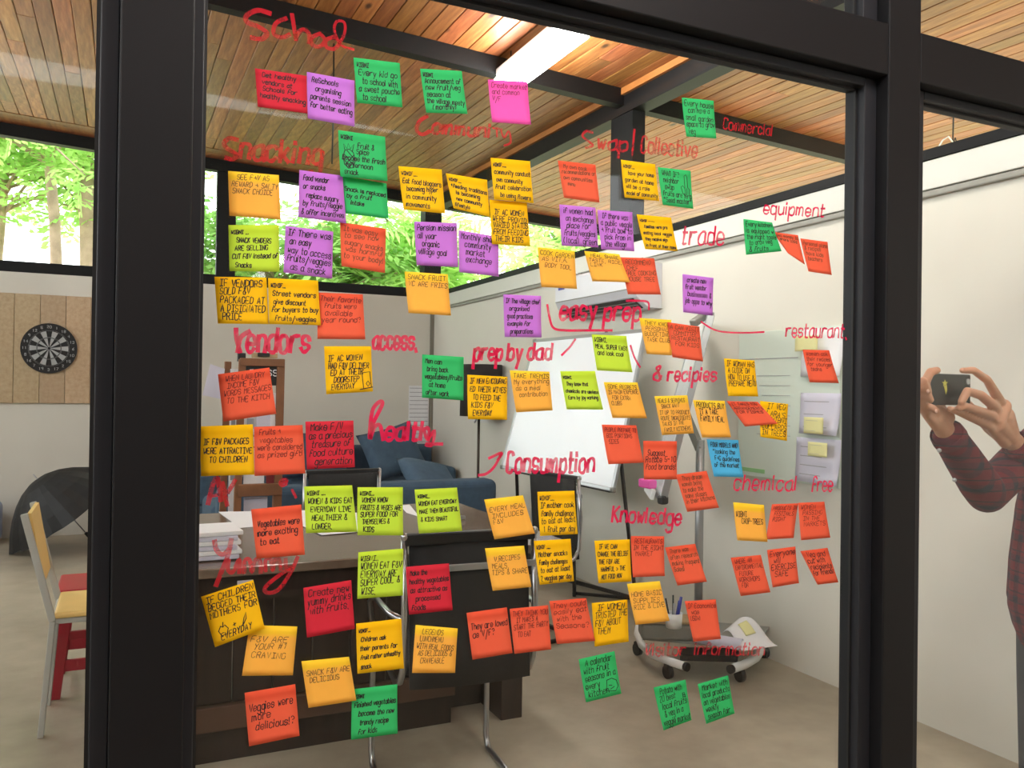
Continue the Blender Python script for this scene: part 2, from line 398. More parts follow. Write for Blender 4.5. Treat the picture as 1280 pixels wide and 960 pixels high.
while x < 7.1:
    y = 1.35 + random.choice((0, -.25, .2, -.5))
    cnt = 0
    while y < 8.28:
        rem = 8.30 - y
        if cnt < 2: L = random.choice((1.9, 2.4, 2.9))
        else: L = 3.3
        if cnt == 3 or (x < 1.0 and cnt == 2): L = 3.3
        me = PL[L]; o = bpy.data.objects.new('plank', me); COL.objects.link(o); o.parent = ce
        Lr = min(L, rem)
        o.matrix_local = Matrix.Translation((x, y, zc(x, y)+random.uniform(-.0008, .0008))) @ RR.to_4x4() @ Matrix.Diagonal((1, Lr/L, 1, 1))
        y += Lr + .003; cnt += 1; k += 1
    x += PW
# cross boards in front of the back beam
for i in range(4):
    m = MB(); m.slab(*roofbox(-1.5, 7.1, 8.31+i*.1, 8.31+i*.1+.096, -.004, .02)); m.build('cross_board', M['crossplank'], ce)
# joined planks over the front terrace, outside the picture
m = MB()
for i in range(120):
    xx = -5.2+i*PW
    m.slab(*roofbox(xx, xx+PW-.004, -3.3, .80, 0, .02))
o = m.build('terrace_planks', M['ceil'], ce); o['kind'] = 'stuff'
def rafter(y, d, w=.07, x0=-5.3, x1=7.1):
    m = MB(); m.slab([(x0, y, zc(x0, y)-d), (x1, y, zc(x1, y)-d), (x1, y, zc(x1, y)-.002), (x0, y, zc(x0, y)-.002)], (0, w, 0))
    return m.build('beam', M['steel'], ce)
rafter(4.78, .115, .08); rafter(YB-.02, .115, .1); rafter(.95, .115, .08)
# eaves beam over the right wall, with its varnished trim
def along(x0, x1, d0, d1):
    a, b = -2.9, YB-.03
    m = MB(); V = [m.bm.verts.new((x, y, zc(x if d1 is None else XW, y)-d)) for y in (a, b) for x, d in ((x0, d0), (x1, d0), (x1, d1), (x0, d1))]
    for q in ((0, 1, 2, 3), (7, 6, 5, 4), (0, 4, 5, 1), (1, 5, 6, 2), (2, 6, 7, 3), (3, 7, 4, 0)): m.bm.faces.new([V[k] for k in q])
    return m
along(XW-.06, XW+.06, .165, .004).build('beam', M['steel'], ce)
along(XW-.085, XW-.061, .045, .0).build('ceiling_trim', M['orangetrim'], ce)
# posts on the walls
def post(x0, y0, x1, y1, z0, z1):
    return MB().b2((x0, y0, z0), (x1, y1, z1)).build('trim_2', M['steel'])

# clerestory windows: back (window_1) and right (window_2)
w1 = struct('window_1', 'high horizontal back window looking out to green trees', 'window')
MB().b2((-5.1, YB+.01, ZT), (XW+.10, YB+.11, ZT+.10)).build('sill_rail', M['steel'], w1)
ztop = zc(3.1, YB)-.115
MB().b2((.84, YB+.012, ZT+.10), (1.02, YB+.10, zc(.9, YB)-.10)).build('mullion', M['steel'], w1)
MB().b2((-3.2, YB+.012, ZT+.10), (-3.02, YB+.10, zc(-3, YB)-.10)).build('mullion', M['steel'], w1)
MB().b2((XW-.13, YB-.06, ZT), (XW+.06, YB+.10, zc(XW, YB)-.06)).build('corner_post', M['steel'], w1)
def pane(name, lo, hi, par, hx=None):
    return MB().b2(lo, hi).build(name, M['glass'], par)
pane('pane', (-3.0, YB+.05, ZT+.1), (.84, YB+.056, 3.50), w1); pane('pane', (1.02, YB+.05, ZT+.1), (XW-.13, YB+.056, 3.42), w1)
w2 = struct('window_2', 'long clerestory window on the right wall under the roof', 'window')
MB().b2((XW-.035, -2.9, ZT+.001), (XW+.10, YB-.07, ZT+.045)).build('sill_rail', M['steel'], w2)
pa = PX(771, 200, XW).y; pb = PX(798, 200, XW).y
MB().b2((XW-.05, min(pa, pb), ZT+.045), (XW+.05, max(pa, pb), 3.30)).build('mullion', M['steel'], w2)
MB().b2((XW-.05, .85, ZT+.045), (XW+.05, .97, 3.23)).build('mullion', M['steel'], w2)
w2['label'] = 'long open clerestory on the right wall under the roof'

# ------------------------------------------------------------------ glass partition in front of the camera
YP, YF = 1.33, 1.3626
def gx(px, Y): return PY(px, 480, Y).x
lp0, lp1 = gx(142.5, YP), gx(236, YP)
rp0, rp1 = gx(1107, YP), gx(1147, YP)
fl0, fl1 = gx(118.5, YF), gx(248.0, YF)
fr0, fr1 = gx(1077, YF), gx(1151, YF)
HZ = PY(1067, 103, GY).z            # top of the big pane
HB0 = PY(1151, 103, YP).z; HB1 = PY(1151, 40, YP).z
wf = struct('wall_front', 'dark steel post and beam frame of the glass partition', 'wall')
MB().b2((lp0, YP, 0), (lp1, YP+.10, 3.62), bevel=.003).build('post', M['steel'], wf)
MB().b2((rp0, YP, 0), (rp1, YP+.10, 3.46), bevel=.003).build('post', M['steel'], wf)
for a, b in ((-2.6, lp0), (lp1, rp0), (rp1, XW)):
    MB().b2((a+.0005, YP+.001, HB0), (b-.0005, YP+.099, HB1), bevel=.003).build('header_beam', M['steel'], wf)
def bay(name, label, x0, x1, l, r, z0, z1, sill=.06, head=None):
    wi = struct(name, label, 'window'); y0, y1 = YF, GY+.03
    head = head if head is not None else .034
    m = MB(); m.b2((x0, y0, z0), (x0+l, y1, z1), bevel=.002); m.build('frame_side', M['alu'], wi)
    m = MB(); m.b2((x1-r, y0, z0), (x1, y1, z1), bevel=.002); m.build('frame_side', M['alu'], wi)
    m = MB(); m.b2((x0+l, y0, z1-head), (x1-r, y1, z1), bevel=.002); m.build('frame_head', M['alu'], wi)
    m = MB(); m.b2((x0+l, y0, z0), (x1-r, y1, z0+sill), bevel=.002); m.build('frame_sill', M['alu'], wi)
    MB().b2((x0+l-.004, GY, z0+sill-.004), (x1-r+.004, GY+.006, z1-head+.004)).build('pane', M['glass'], wi)
    s = .006; m = MB(); ya_ = GY-.006
    m.b2((x0+l, ya_, z0+sill), (x0+l+s, GY-.0005, z1-head)); m.b2((x1-r-s, ya_, z0+sill), (x1-r, GY-.0005, z1-head))
    m.b2((x0+l+s, ya_, z1-head-s), (x1-r-s, GY-.0005, z1-head)); m.build('rubber_seal', M['seal'], wi)
    return wi
W3 = bay('window_3', 'large glass pane covered with sticky notes and red marker words', lp1+.0005, rp0-.0005, max(.006, fl1-lp1), rp0-fr0-.0, .0, HB0-.001, head=max(.02, HB0-HZ))
bay('window_4', 'clear glass pane left of the thick left post', -2.6, lp0-.0005, .045, max(.006, lp0-fl0), .0, HB0-.001, head=max(.02, HB0-HZ))
bay('window_5', 'clear glass pane right of the right post by the person', rp1+.0005, XW-.001, max(.006, fr1-rp1), .045, .0, HB0-.001, head=max(.02, HB0-HZ))
for nm, a, b, l, lb in (('window_6', lp1+.0005, rp0-.0005, 3.35, 'upper glass pane above the header over the notes'), ('window_7', rp1+.0005, XW-.001, 3.28, 'upper glass pane above the header at right'), ('window_8', -2.6, lp0-.0005, 3.5, 'upper glass pane above the header at far left')):
    bay(nm, lb, a, b, .03, .045, HB1+.001, l, sill=.015, head=.03)
# ================================================================== DARTBOARD PANEL
pn = thing('timber_wall_panel', 'pale wooden board panel of upright planks behind the dartboard on the back wall', 'panel', (0, YB-.001, 0))
zt, zb = PY(60, 369, YB).z, PY(60, 504, YB).z
for i in range(8):
    x0 = -.053-.205*(i+1)
    MB().b2((x0+.0015, -.028, zb), (x0+.2035, -.0005, zt), bevel=.0025, seg=1).build('plank', M['panelwood'], pn)
dc = PY(61.5, 435.5, YB-.03)
db = thing('dartboard', 'round black and white numbered dartboard hanging on the pale plank panel', 'dartboard', (dc.x, YB-.0305, dc.z))
R0 = .228
def disc(r0, r1, a0, a1, y0, y1, name, mat, par, n=6):
    m = MB(); pts = []
    for k in range(n+1):
        a = a0+(a1-a0)*k/n; pts.append((r1*math.sin(a), y1, r1*math.cos(a)))
    if r0 > 0:
        for k in range(n, -1, -1):
            a = a0+(a1-a0)*k/n; pts.append((r0*math.sin(a), y1, r0*math.cos(a)))
    else: pts.append((0, y1, 0))
    m.slab(pts, (0, y0-y1, 0)); return m.build(name, mat, par)
M['dartblack'] = simple('dartboard_black', (26, 24, 26), .7); M['dartwhite'] = simple('dartboard_pale', (176, 178, 180), .75)
m = MB(); pts = [(R0*math.sin(2*math.pi*k/48), 0, R0*math.cos(2*math.pi*k/48)) for k in range(48)]; m.slab(pts, (0, -.022, 0)); m.build('board', M['dartblack'], db)
for k in range(20):
    a0 = math.radians(-9+18*k); a1 = a0+math.radians(18)
    if k % 2:
        disc(.012, .092, a0, a1, -.022, -.0235, 'segment', M['dartwhite'], db)
        disc(.100, .155, a0, a1, -.022, -.0235, 'segment', M['dartwhite'], db)
m = MB()
for r in (.012, .096, .103, .157, .165): m.tube([(r*math.sin(2*math.pi*k/40), -.0245, r*math.cos(2*math.pi*k/40)) for k in range(41)], .0008, 4, False)
for k in range(20):
    a = math.radians(-9+18*k); m.tube([(.012*math.sin(a), -.0245, .012*math.cos(a)), (.165*math.sin(a), -.0245, .165*math.cos(a))], .0007, 4)
m.build('wire', M['silver'], db)
MB().tube([(0.02, -.005, R0-.002), (0.005, -.005, R0+.025), (-.02, -.005, R0-.004)], .0015, 5).build('hanging_loop', M['silver'], db)
ball_nums = [20, 1, 18, 4, 13, 6, 10, 15, 2, 17, 3, 19, 7, 16, 8, 11, 14, 9, 12, 5]

# ================================================================== UMBRELLA, BAG
um = thing('umbrella', 'open black umbrella lying on its side on the floor by the back wall', 'umbrella', (-.55, 7.9, 0))
m = MB(); R1, dep, nr = .52, .36, 8
ax = Vector((.60, .10, -.79)).normalized(); ux = ax.orthogonal().normalized()
ux = (Vector((0, 0, 1)) - ax*ax.z).normalized(); uy = ax.cross(ux)
cen = Vector((-.06, .0, .70))
def um_pt(a, r):
    s = r; rr = R1*s*(1-.10*s*(1-abs(math.cos(a*nr/2))))
    return cen + ux*rr*math.cos(a) + uy*rr*math.sin(a) + ax*(dep*(s**2)*1.0)
pts = [[um_pt(2*math.pi*k/32, r/6) for k in range(32)] for r in range(1, 7)]
top = m.bm.verts.new(cen); rr = [[m.bm.verts.new(p) for p in row] for row in pts]
for k in range(32): m.bm.faces.new((top, rr[0][k], rr[0][(k+1) % 32]))
for i in range(5):
    for k in range(32): m.bm.faces.new((rr[i][k], rr[i+1][k], rr[i+1][(k+1) % 32], rr[i][(k+1) % 32]))
can = m.build('canopy', M['blackcloth'], um)
zmin = min(min(v.co.z for v in can.data.vertices), (cen+ax*.70).z-.012)
for v in can.data.vertices: v.co.z -= zmin-.004
cen.z -= zmin-.004
for k in range(8):
    a = 2*math.pi*k/8; MB().tube([um_pt(a, r/5)+ax*.006 for r in range(6)], .003, 5).build('rib', M['silver'], um)
e1 = cen+ax*.66; e1z = e1.z
MB().cyl(cen-ax*.05, cen+ax*.60, .005, n=8).build('shaft', M['silver'], um)
MB().cyl(cen+ax*.60, cen+ax*.70, .014, n=10).build('handle', M['blackplastic'], um)
bgp = PZ(2, 676, 0)
bgo = MB().box((bgp.x-.16, bgp.y-.12, .19), (.34, .26, .38), bevel=.07, seg=4).build('plastic_bag', M['bluebag']); tag(bgo, 'pale blue plastic bag on the floor at the left edge', 'bag')

# ================================================================== YELLOW CHAIR, RED STOOL (left pane)
def on(px, py): return PZ(px, py, 0)
f1, f2 = on(48, 922), on(62, 881)
yx = (f1.x+f2.x)/2; ch = thing('dining_chair', 'grey framed chair with pale yellow plywood seat and backrest by the left pane', 'chair', (yx, (f1.y+f2.y)/2, 0))
hw = (f2.y-f1.y)/2; SH = .475
for s in (-1, 1):
    MB().bar((0, s*hw, .0), (.035, s*hw, SH-.02), .022, .03, .003).build('leg', M['chairgrey'], ch)
    MB().bar((.035, s*hw, SH-.02), (-.07, s*hw, .885), .022, .026, .003).build('back_post', M['chairgrey'], ch)
    MB().bar((.39, s*(hw-.01), .0), (.36, s*(hw-.01), SH-.02), .022, .03, .003).build('leg', M['chairgrey'], ch)
MB().b2((.03, -hw+.0, SH-.035), (.38, hw, SH-.012), bevel=.004).build('seat_frame', M['chairgrey'], ch)
MB().b2((.04, -hw-.01, SH-.0115), (.40, hw+.01, SH+.012), bevel=.008).build('seat', M['chairyellow'], ch)
m = MB(); m.slab([(-.012, -hw+.012, .60), (-.060, -hw+.012, .885), (-.060, hw-.012, .885), (-.012, hw-.012, .60)], (.014, 0, 0)); m.build('backrest', M['chairyellow'], ch)
st = on(40.5, 857); s2 = on(66, 880)
sw = .40; cx, cy = (s2.x + .20), (s2.y+.24)
stl = thing('stool', 'red painted wooden stool behind the yellow chair', 'stool', (cx, cy, 0))
for sx in (-1, 1):
    for sy in (-1, 1):
        MB().bar((sx*.20, sy*.18, 0), (sx*.15, sy*.14, .45), .05, .034, .004).build('leg', M['stoolred'], stl)
for sy in (-1, 1):
    MB().bar((-.185, sy*.168, .14), (.185, sy*.168, .14), .02, .05, .003).build('rung', M['stoolred'], stl)
    MB().bar((-.17, sy*.155, .27), (.17, sy*.155, .27), .02, .035, .003).build('rung', M['stoolred'], stl)
for sx in (-1, 1): MB().bar((sx*.185, -.168, .12), (sx*.185, .168, .12), .02, .045, .003).build('rung', M['stoolred'], stl)
MB().b2((-.20, -.18, .4505), (.20, .18, .478), bevel=.008).build('seat', M['stoolred'], stl)

# ================================================================== CONFERENCE TABLE
TX0, TX1, TY0, TY1, TH = .215, 1.76, 3.12, 4.48, .75
tb = thing('conference_table', 'large dark walnut table with glossy top and boarded front', 'table', ((TX0+TX1)/2, (TY0+TY1)/2, 0))
hx, hy = (TX1-TX0)/2, (TY1-TY0)/2
MB().b2((-hx, -hy, TH-.035), (hx, hy, TH), bevel=.004).build('tabletop', M['tabletop'], tb)
MB().b2((-hx+.02, -hy+.03, TH-.13), (hx-.06, -hy+.06, TH-.0355)).build('apron', M['walnut'], tb)
MB().b2((-hx+.02, hy-.08, TH-.13), (hx-.06, hy-.05, TH-.0355)).build('apron', M['walnut'], tb)
# board front set back under the top
nb_ = 7; fx0 = -hx+.03; fx1 = PY(566, 800, TY0+.14).x-(TX0+TX1)/2; bwid = (fx1-fx0)/nb_
for i in range(nb_):
    xx = fx0+i*bwid
    MB().b2((xx+.002, -hy+.12, .225), (xx+bwid-.002, -hy+.145, TH-.036), bevel=.003, seg=1).build('front_board', M['walnut'], tb)
MB().b2((fx0, -hy+.10, .13), (fx1, -hy+.16, .222), bevel=.004).build('bottom_rail', M['walnutlit'], tb)
MB().b2((fx0, -hy+.15, 0), (fx1, -hy+.19, .128)).build('plinth', M['walnut'], tb)
lpx = PZ(688, 926, 0); rx = lpx.x-(TX0+TX1)/2
for a, b in ((-hx+.005, -hx+.028), (rx-.10, rx)):
    MB().b2((a, max(-hy+.08, lpx.y-(TY0+TY1)/2), 0), (b, hy-.12, TH-.036), bevel=.004).build('side_panel', M['walnut'], tb)

MB().b2((fx1+.01, -hy+.30, 0), (rx-.101, -hy+.325, TH-.036)).build('inner_panel', M['walnut'], tb)
tg = PY(307, 710, TY0+.02)
MB().box((tg.x-(TX0+TX1)/2, -hy+.024, TH-.085), (.055, .002, .06)).build('paper_tag', M['lilacpaper'], tb)
# papers and things on the table
def paper_quad(name, pxs, z, mat, th=.0012):
    P = [PZ(x, y, z) for x, y in pxs]
    return MB().slab(P, (0, 0, th)).build(name, mat)
o = paper_quad('paper_sheet', [(273, 640), (398, 638), (392, 652), (300, 660)], TH+.001, M['paper']); tag(o, 'large white sheet fanned out on the table behind orange note', 'paper', 'loose papers on the table')
o = paper_quad('paper_sheet', [(352, 640), (446, 641), (447, 665), (402, 669), (371, 654)], TH+.0035, M['paper']); tag(o, 'white sheet on the table between orange and lime notes', 'paper', 'loose papers on the table')
m = MB(); A, B, C_, D_ = [PZ(x, y, TH+.001) for x, y in ((500, 632), (512, 631), (524, 646), (508, 641))]
m.slab([A, D_, C_, B], (0, 0, .0015)); o = m.build('paper_sheet', M['paper']); tag(o, 'small curled white paper between two lime notes', 'paper', 'loose papers on the table')
# stack of acrylic boxes and paper at the left
sp = PZ(268, 700, TH)
stk = thing('paper_stack', 'clear wrapped pile of white papers on the table left end', 'papers', (sp.x, sp.y+.08, TH+.0005))
for i, (dx, r) in enumerate(((0, 0), (.006, .04), (-.004, -.03), (.004, .02), (0, -.05), (.008, .06))):
    b = MB().box((dx, 0, .012+i*.0175), (.17, .22, .0165), Matrix.Rotation(r, 3, 'Z'), bevel=.003).build('sheaf', M['paper'] if i % 2 else M['lilacpaper'], stk)
for px_, py_ in ((578, 650),):
    p = PZ(px_, py_, TH); o = MB().box((p.x, p.y, TH+.012), (.03, .012, .02), bevel=.003).build('binder_clip', M['silver']); tag(o, 'small shiny clip on the dark table right of lime note', 'clip')

# ================================================================== CHAIRS
def office_chair(label, loc, rz, top=.92, arms=True):
    c = thing('office_chair', label, 'chair', loc, rz, 'black mesh chairs around the table')
    w2 = .225
    # back: mesh in a flat silver frame, local facing +Y
    bk = MB(); bk.grid(lambda u, v: Vector(((u-.5)*2*(w2-.02), -.20-.02*math.cos((u-.5)*math.pi)-.05*v*0 - (v)*.0 + (1-v)*-.035, .44+(top-.45)*v)), 6, 4)
    b = bk.build('backrest', M['blackmesh'], c); sm = b.modifiers.new('solid', 'SOLIDIFY'); sm.thickness = .02; sm.offset = 0
    for s in (-1, 1):
        MB().tube([(s*w2, .02, .455), (s*w2, -.13, .43), (s*w2, -.19, .45), (s*w2, -.225, .50), (s*w2, -.235, .68), (s*w2, -.215, top)], .011, 8).build('back_tube', M['chrome'], c)
        MB().tube([(s*w2, .21, .455), (s*w2, .235, .43), (s*w2, .235, .06), (s*w2, .21, .013), (s*w2, .17, .0125), (s*w2, -.22, .0125)], .0115, 8).build('leg', M['chrome'] if arms else M['blackplastic'], c)
        if arms:
            MB().tube([(s*(w2+.002), -.232, .66), (s*(w2+.03), -.15, .665), (s*(w2+.03), .1, .665), (s*(w2+.03), .16, .63), (s*(w2+.004), .19, .46)], .010, 8).build('armrest', M['chrome'], c)
    MB().bar((-w2, -.222, top-.005), (w2, -.222, top-.005), .022, .04, .006).build('top_rail', M['blackplastic'], c)
    MB().bar((-w2, -.243, top-.10), (w2, -.243, top-.10), .008, .022, .002).build('cross_rail', M['silver'], c)
    for s in (-1, 1): MB().ball((s*(w2+.0), -.222, top+.004), .014, 8).build('end_cap', M['chrome'], c)
    MB().b2((-w2+.014, -.19, .462), (w2-.014, .23, .505), bevel=.018, seg=3).build('seat', M['blackmesh'], c)
    MB().bar((-w2, -.21, .0125), (w2, -.21, .0125), .02, .02).build('floor_bar', M['blackplastic'], c)
    return c
office_chair('near black mesh chair with silver frame tucked under the table, back to the glass', (1.07, 2.76, 0), math.radians(-4))
c2 = office_chair('far black mesh chair across the table in front of the sofa', (1.21, 4.66, 0), math.pi+.05, .90, False)
c3 = office_chair('black mesh chair at the right end of the table below the whiteboard', (2.10, 4.28, 0), math.radians(100), .90, False)

# ================================================================== BROWN DISPLAY RACK
rk = thing('display_rack', 'brown wooden display rack with black sign and papers behind the table', 'rack', (.78, 5.02, 0))
YR = 5.02
def R(px, py, dy=0): p = PY(px, py, YR+dy); return (p.x-.78, dy, p.z)
def rpost(pa, pb, w, dy=0, name='post', mat='rack', d=.03):
    a, b = R(*pa, dy), R(*pb, dy); a = (a[0], dy, a[2]); b = (b[0], dy, b[2])
    return MB().bar(a, b, w, d, .003, up=(0, 1, 0)).build(name, M[mat], rk)
zx = lambda px, py, dy=0: R(px, py, dy)
for (a, b, wd, dy) in (((351, 449), (347, 620), .045, 0), ((303, 449), (297, 620), .040, 0), ((285, 452), (279, 620), .038, .16)):
    A = Vector(zx(*a, dy)); B = Vector(zx(*b, dy)); t = (A.z)/(A.z-B.z); Cc = A+(B-A)*t
    MB().bar(A, Cc, wd, .03, .003, up=(0, 1, 0)).build('post', M['rack'], rk)
A = Vector(zx(351, 449, .16)); MB().bar((A.x, .16, A.z-.02), (A.x-.03, .16, 0), .038, .03, .003, up=(0, 1, 0)).build('post', M['rack'], rk)
a, b = zx(300, 453), zx(355, 453); MB().box(((a[0]+b[0])/2, -.005, (a[2]+b[2])/2), (b[0]-a[0], .03, .045), bevel=.003).build('top_rail', M['rack'], rk)
a, b = zx(297, 613), zx(352, 611); MB().box(((a[0]+b[0])/2, -.005, (a[2]+b[2])/2), (b[0]-a[0], .035, .07), bevel=.003).build('shelf_rail', M['rack'], rk)
a, b = zx(315, 441), zx(347, 448); MB().b2((a[0], .0, b[2]), (b[0], .02, a[2]), bevel=.002).build('top_board', M['cardboard'], rk)
a, b = zx(322, 441), zx(337, 446); MB().b2((a[0], -.014, b[2]), (b[0], -.001, a[2]), bevel=.002).build('clip', M['blackplastic'], rk)
a, b = zx(297, 441, .1), zx(307, 452, .1); MB().b2((a[0], .09, b[2]), (b[0], .12, a[2]), bevel=.004).build('camera_mount', M['blackplastic'], rk)
a, b = zx(306, 457), zx(347, 482); MB().b2((a[0], .0, b[2]), (b[0], .012, a[2])).build('black_sign', M['signblack'], rk)
RACKSIGN = (a, b)
for (x0, y0, x1, y1, mt, dy) in ((306, 484, 320, 540, 'paper', .02), (321, 486, 339, 540, 'lilacpaper', .01), (338, 491, 346, 512, 'paper', .005), (309, 523, 317, 536, 'inkgrey', 0), (338, 519, 346, 560, 'paper', .005), (305, 560, 330, 606, 'paper', .03), (333, 588, 345, 606, 'redbook', .0), (305, 622, 334, 640, 'lilacpaper', .03), (288, 461, 296, 640, 'paper', .12), (290, 470, 293, 600, 'inkgrey', .115)):
    a, b = zx(x0, y0, dy), zx(x1, y1, dy); MB().b2((a[0], dy, b[2]), (b[0], dy+.006, a[2])).build('paper_sheet' if mt != 'redbook' else 'red_booklet', M[mt], rk)
for yy in (500, 520, 545, 575, 595):
    a, b = zx(300, yy, .04), zx(350, yy, .04); MB().b2((a[0], .04, a[2]-.006), (b[0], .046, a[2]+.006)).build('rack_wire', M['greymetal'], rk)
P = [Vector(zx(x, y, .10)) for x, y in ((263, 455), (281, 461), (277, 499), (253, 494))]
MB().slab(P, (0, .004, 0)).build('paper_sheet', M['lilacpaper'], rk)

# ================================================================== SOFAS
def sofa(label, loc, rz, L, D=.88, Hb=.76, pill=None):
    s = thing('sofa', label, 'sofa', loc, rz, 'slate blue sofas')
    MB().b2((-L/2, -D/2, .10), (L/2, D/2, .34), bevel=.03, seg=3).build('base', M['sofa'], s)
    MB().b2((-L/2+.02, D/2-.20, .341), (L/2-.02, D/2, Hb), bevel=.05, seg=4).build('backrest', M['sofa'], s)
    for k in (-1, 1): MB().b2((k*L/2-(.19 if k > 0 else 0), -D/2+.01, .342), (k*L/2+(.19 if k < 0 else 0), D/2-.201, .62), bevel=.05, seg=4).build('armrest', M['sofa'], s)
    n = 2 if L < 2.2 else 3; w = (L-.40)/n
    for i in range(n): MB().b2((-L/2+.20+i*w+.004, -D/2+.01, .343), (-L/2+.20+(i+1)*w-.004, D/2-.205, .48), bevel=.04, seg=4).build('seat_cushion', M['cushion'], s)
    for i in range(4): MB().cyl((((-1) ** i)*(L/2-.08), (D/2-.08)*(1 if i < 2 else -1), 0), (((-1) ** i)*(L/2-.08), (D/2-.08)*(1 if i < 2 else -1), .099), .02, .026, 10).build('leg', M['blackplastic'], s)
    return s
sofa('slate blue sofa along the back wall facing the glass', (1.84, YB-.50, 0), 0, 2.45, Hb=.80)
sofa('slate blue sofa seen from behind beyond the table', (1.52, 5.92, 0), math.pi, 1.96, Hb=.75)
def pillow(label, loc, rot, sz=(.5, .16, .46)):
    m = MB()
    def f(u, v, sgn):
        a, b = (u-.5)*2, (v-.5)*2; p = max(0, (1-a**4)*(1-b**4))**.5
        return Vector((a*sz[0]/2*(1-.07*(1-b*b)), sgn*p*sz[1]/2, b*sz[2]/2*(1-.07*(1-a*a))))
    m.grid(lambda u, v: f(u, v, 1), 12, 12); m.grid(lambda u, v: f(u, v, -1), 12, 12)
    bmesh.ops.remove_doubles(m.bm, verts=m.bm.verts[:], dist=.0005)
    o = m.build('throw_cushion', M['cushion']); o.location = loc; o.rotation_euler = rot; return tag(o, label, 'cushion')
pillow('large slate blue cushion leaning at the right end of the back sofa', (2.50, 8.13, .76), (math.radians(-22), math.radians(-14), .15), (.62, .2, .52))
pillow('slate blue back cushion in the middle of the back sofa', (1.72, 8.22, .735), (math.radians(-14), 0, 0), (.68, .18, .46))
pp = PY(600, 592, 6.0)
pillow('flopped blue cushion lying over the near sofa right end', (2.16, 6.04, .70), (math.radians(-58), math.radians(12), .2), (.46, .16, .44))

# ================================================================== FLOOR LAMP, WALL CHART
lp = PY(598, 560, 6.9); la = thing('floor_lamp', 'floor lamp with black drum shade on a thin dark pole by the right wall', 'lamp', (lp.x, 6.9, 0))
zt_, zb_ = PY(606, 456, 6.9).z, PY(606, 520, 6.9).z; rs = (PY(634, 480, 6.9)-PY(580, 480, 6.9)).length/2*.9
MB().lathe([(.13, 0), (.13, .018), (.02, .03), (.012, .05)], n=28).build('base', M['blackplastic'], la)
MB().cyl((0, 0, .04), (0, 0, zb_+.1), .012, n=10).build('pole', simple('dark_bronze', (70, 62, 54), .4, .6), la)
m = MB(); m.lathe([(rs, zb_), (rs*.97, zt_)], (.02, 0, 0), 32, cap=False); o = m.build('lamp_shade', M['lampshade'], la); o.modifiers.new('s', 'SOLIDIFY').thickness = .004
MB().ball((0, 0, zb_+.14), .03, 10).build('bulb', M['white'], la)
MB().tube([(.0, 0, zb_+.02), (-.03, -.02, zb_-.02), (-.05, -.02, zb_-.06)], .008, 8).build('switch', M['chrome'], la)
a, b = PY(511, 482, YB), PY(539, 566, YB)
wc = thing('wall_chart', 'narrow white ruled sheet hanging on the back wall beside the corner', 'chart', (a.x, YB-.002, b.z))
MB().b2((0, -.004, 0), (b.x-a.x-.04, 0, a.z-b.z)).build('sheet', M['paper'], wc)
m = MB()
for i in range(16): z = .03+i*(a.z-b.z-.06)/15; m.b2((.01, -.0055, z), (b.x-a.x-.05, -.0042, z+.006))
m.build('printed_lines', M['inkgrey'], wc)

# ================================================================== AIR CONDITIONER
yA, yBk = 5.42, 4.42
acz0 = PX(818, 386, XW-.02).z; acz1 = acz0+.29
ac = thing('air_conditioner', 'white split air conditioner mounted on the right wall', 'air conditioner', (XW-.0005, (yA+yBk)/2, acz0))
L2 = (yA-yBk)/2+.02
prof = [(0, 0), (-.10, 0), (-.19, .065), (-.215, .12), (-.215, .27), (-.19, .29), (0, .29)]
MB().slab([(x, -L2, z) for x, z in prof], (0, 2*L2, 0)).build('body', M['acwhite'], ac)
MB().slab([(-.108, -L2+.05, .003), (-.185, -L2+.05, .058), (-.188, -L2+.05, .054), (-.111, -L2+.05, -.001)], (0, 2*L2-.1, 0)).build('air_outlet', M['blackplastic'], ac)
for i in range(3): MB().bar((-.118-i*.022, -L2+.06, .003+i*.016), (-.118-i*.022, L2-.06, .003+i*.016), .012, .003).build('louvre', M['greymetal'], ac)
MB().slab([(-.2155, -L2+.01, .118), (-.2175, -L2+.01, .118), (-.2175, -L2+.01, .112), (-.2155, -L2+.01, .112)], (0, 2*L2-.02, 0)).build('panel_seam', M['greymetal'], ac)
MB().b2((-.218, .38, .20), (-.2155, .47, .225)).build('energy_sticker', M['bluepen'], ac)
for i in range(2): MB().bar((-.03-i*.05, -L2+.1, .33+.0*i), (-.03-i*.05, L2-.1, .33), .006, .006).build('pipe', M['greymetal'], ac)
for i in range(4): MB().bar((-.03-(i % 2)*.05, -L2+.15+(i//2)*(2*L2-.3), .2895), (-.03-(i % 2)*.05, -L2+.15+(i//2)*(2*L2-.3), .328), .006, .006).build('pipe_clip', M['greymetal'], ac)

# ================================================================== WHITEBOARD ON TRIPOD EASEL
def fit(px, py, Y): return PY(px, py, Y)
TLf, BLf, TRn, BRn = fit(668, 426, 5.50), fit(627, 583, 5.42), fit(806, 413, 4.38), fit(765, 612, 4.30)
wb = thing('whiteboard_easel', 'large whiteboard leaning on a black tripod easel right of the table', 'whiteboard', (TLf.x, 4.9, 0))
off = Vector((TLf.x, 4.9, 0)); q = [p-off for p in (TLf, TRn, BRn, BLf)]
nrm = (q[1]-q[0]).cross(q[3]-q[0]).normalized()
if nrm.x > 0: nrm = -nrm
MB().slab(q, -nrm*.018).build('board_panel', M['board'], wb)
for i in range(4):
    MB().bar(q[i]-nrm*.008, q[(i+1) % 4]-nrm*.008, .024, .022, .003, up=tuple(nrm)).build('frame_edge', M['silver'], wb)
for i in range(4): MB().box(q[i]-nrm*.008, (.035, .035, .035), bevel=.01).build('corner_cap', M['greymetal'], wb)
back = -nrm*.05
fL = PZ(718, 745, 0)-off; fR = PZ(795, 752, 0)-off
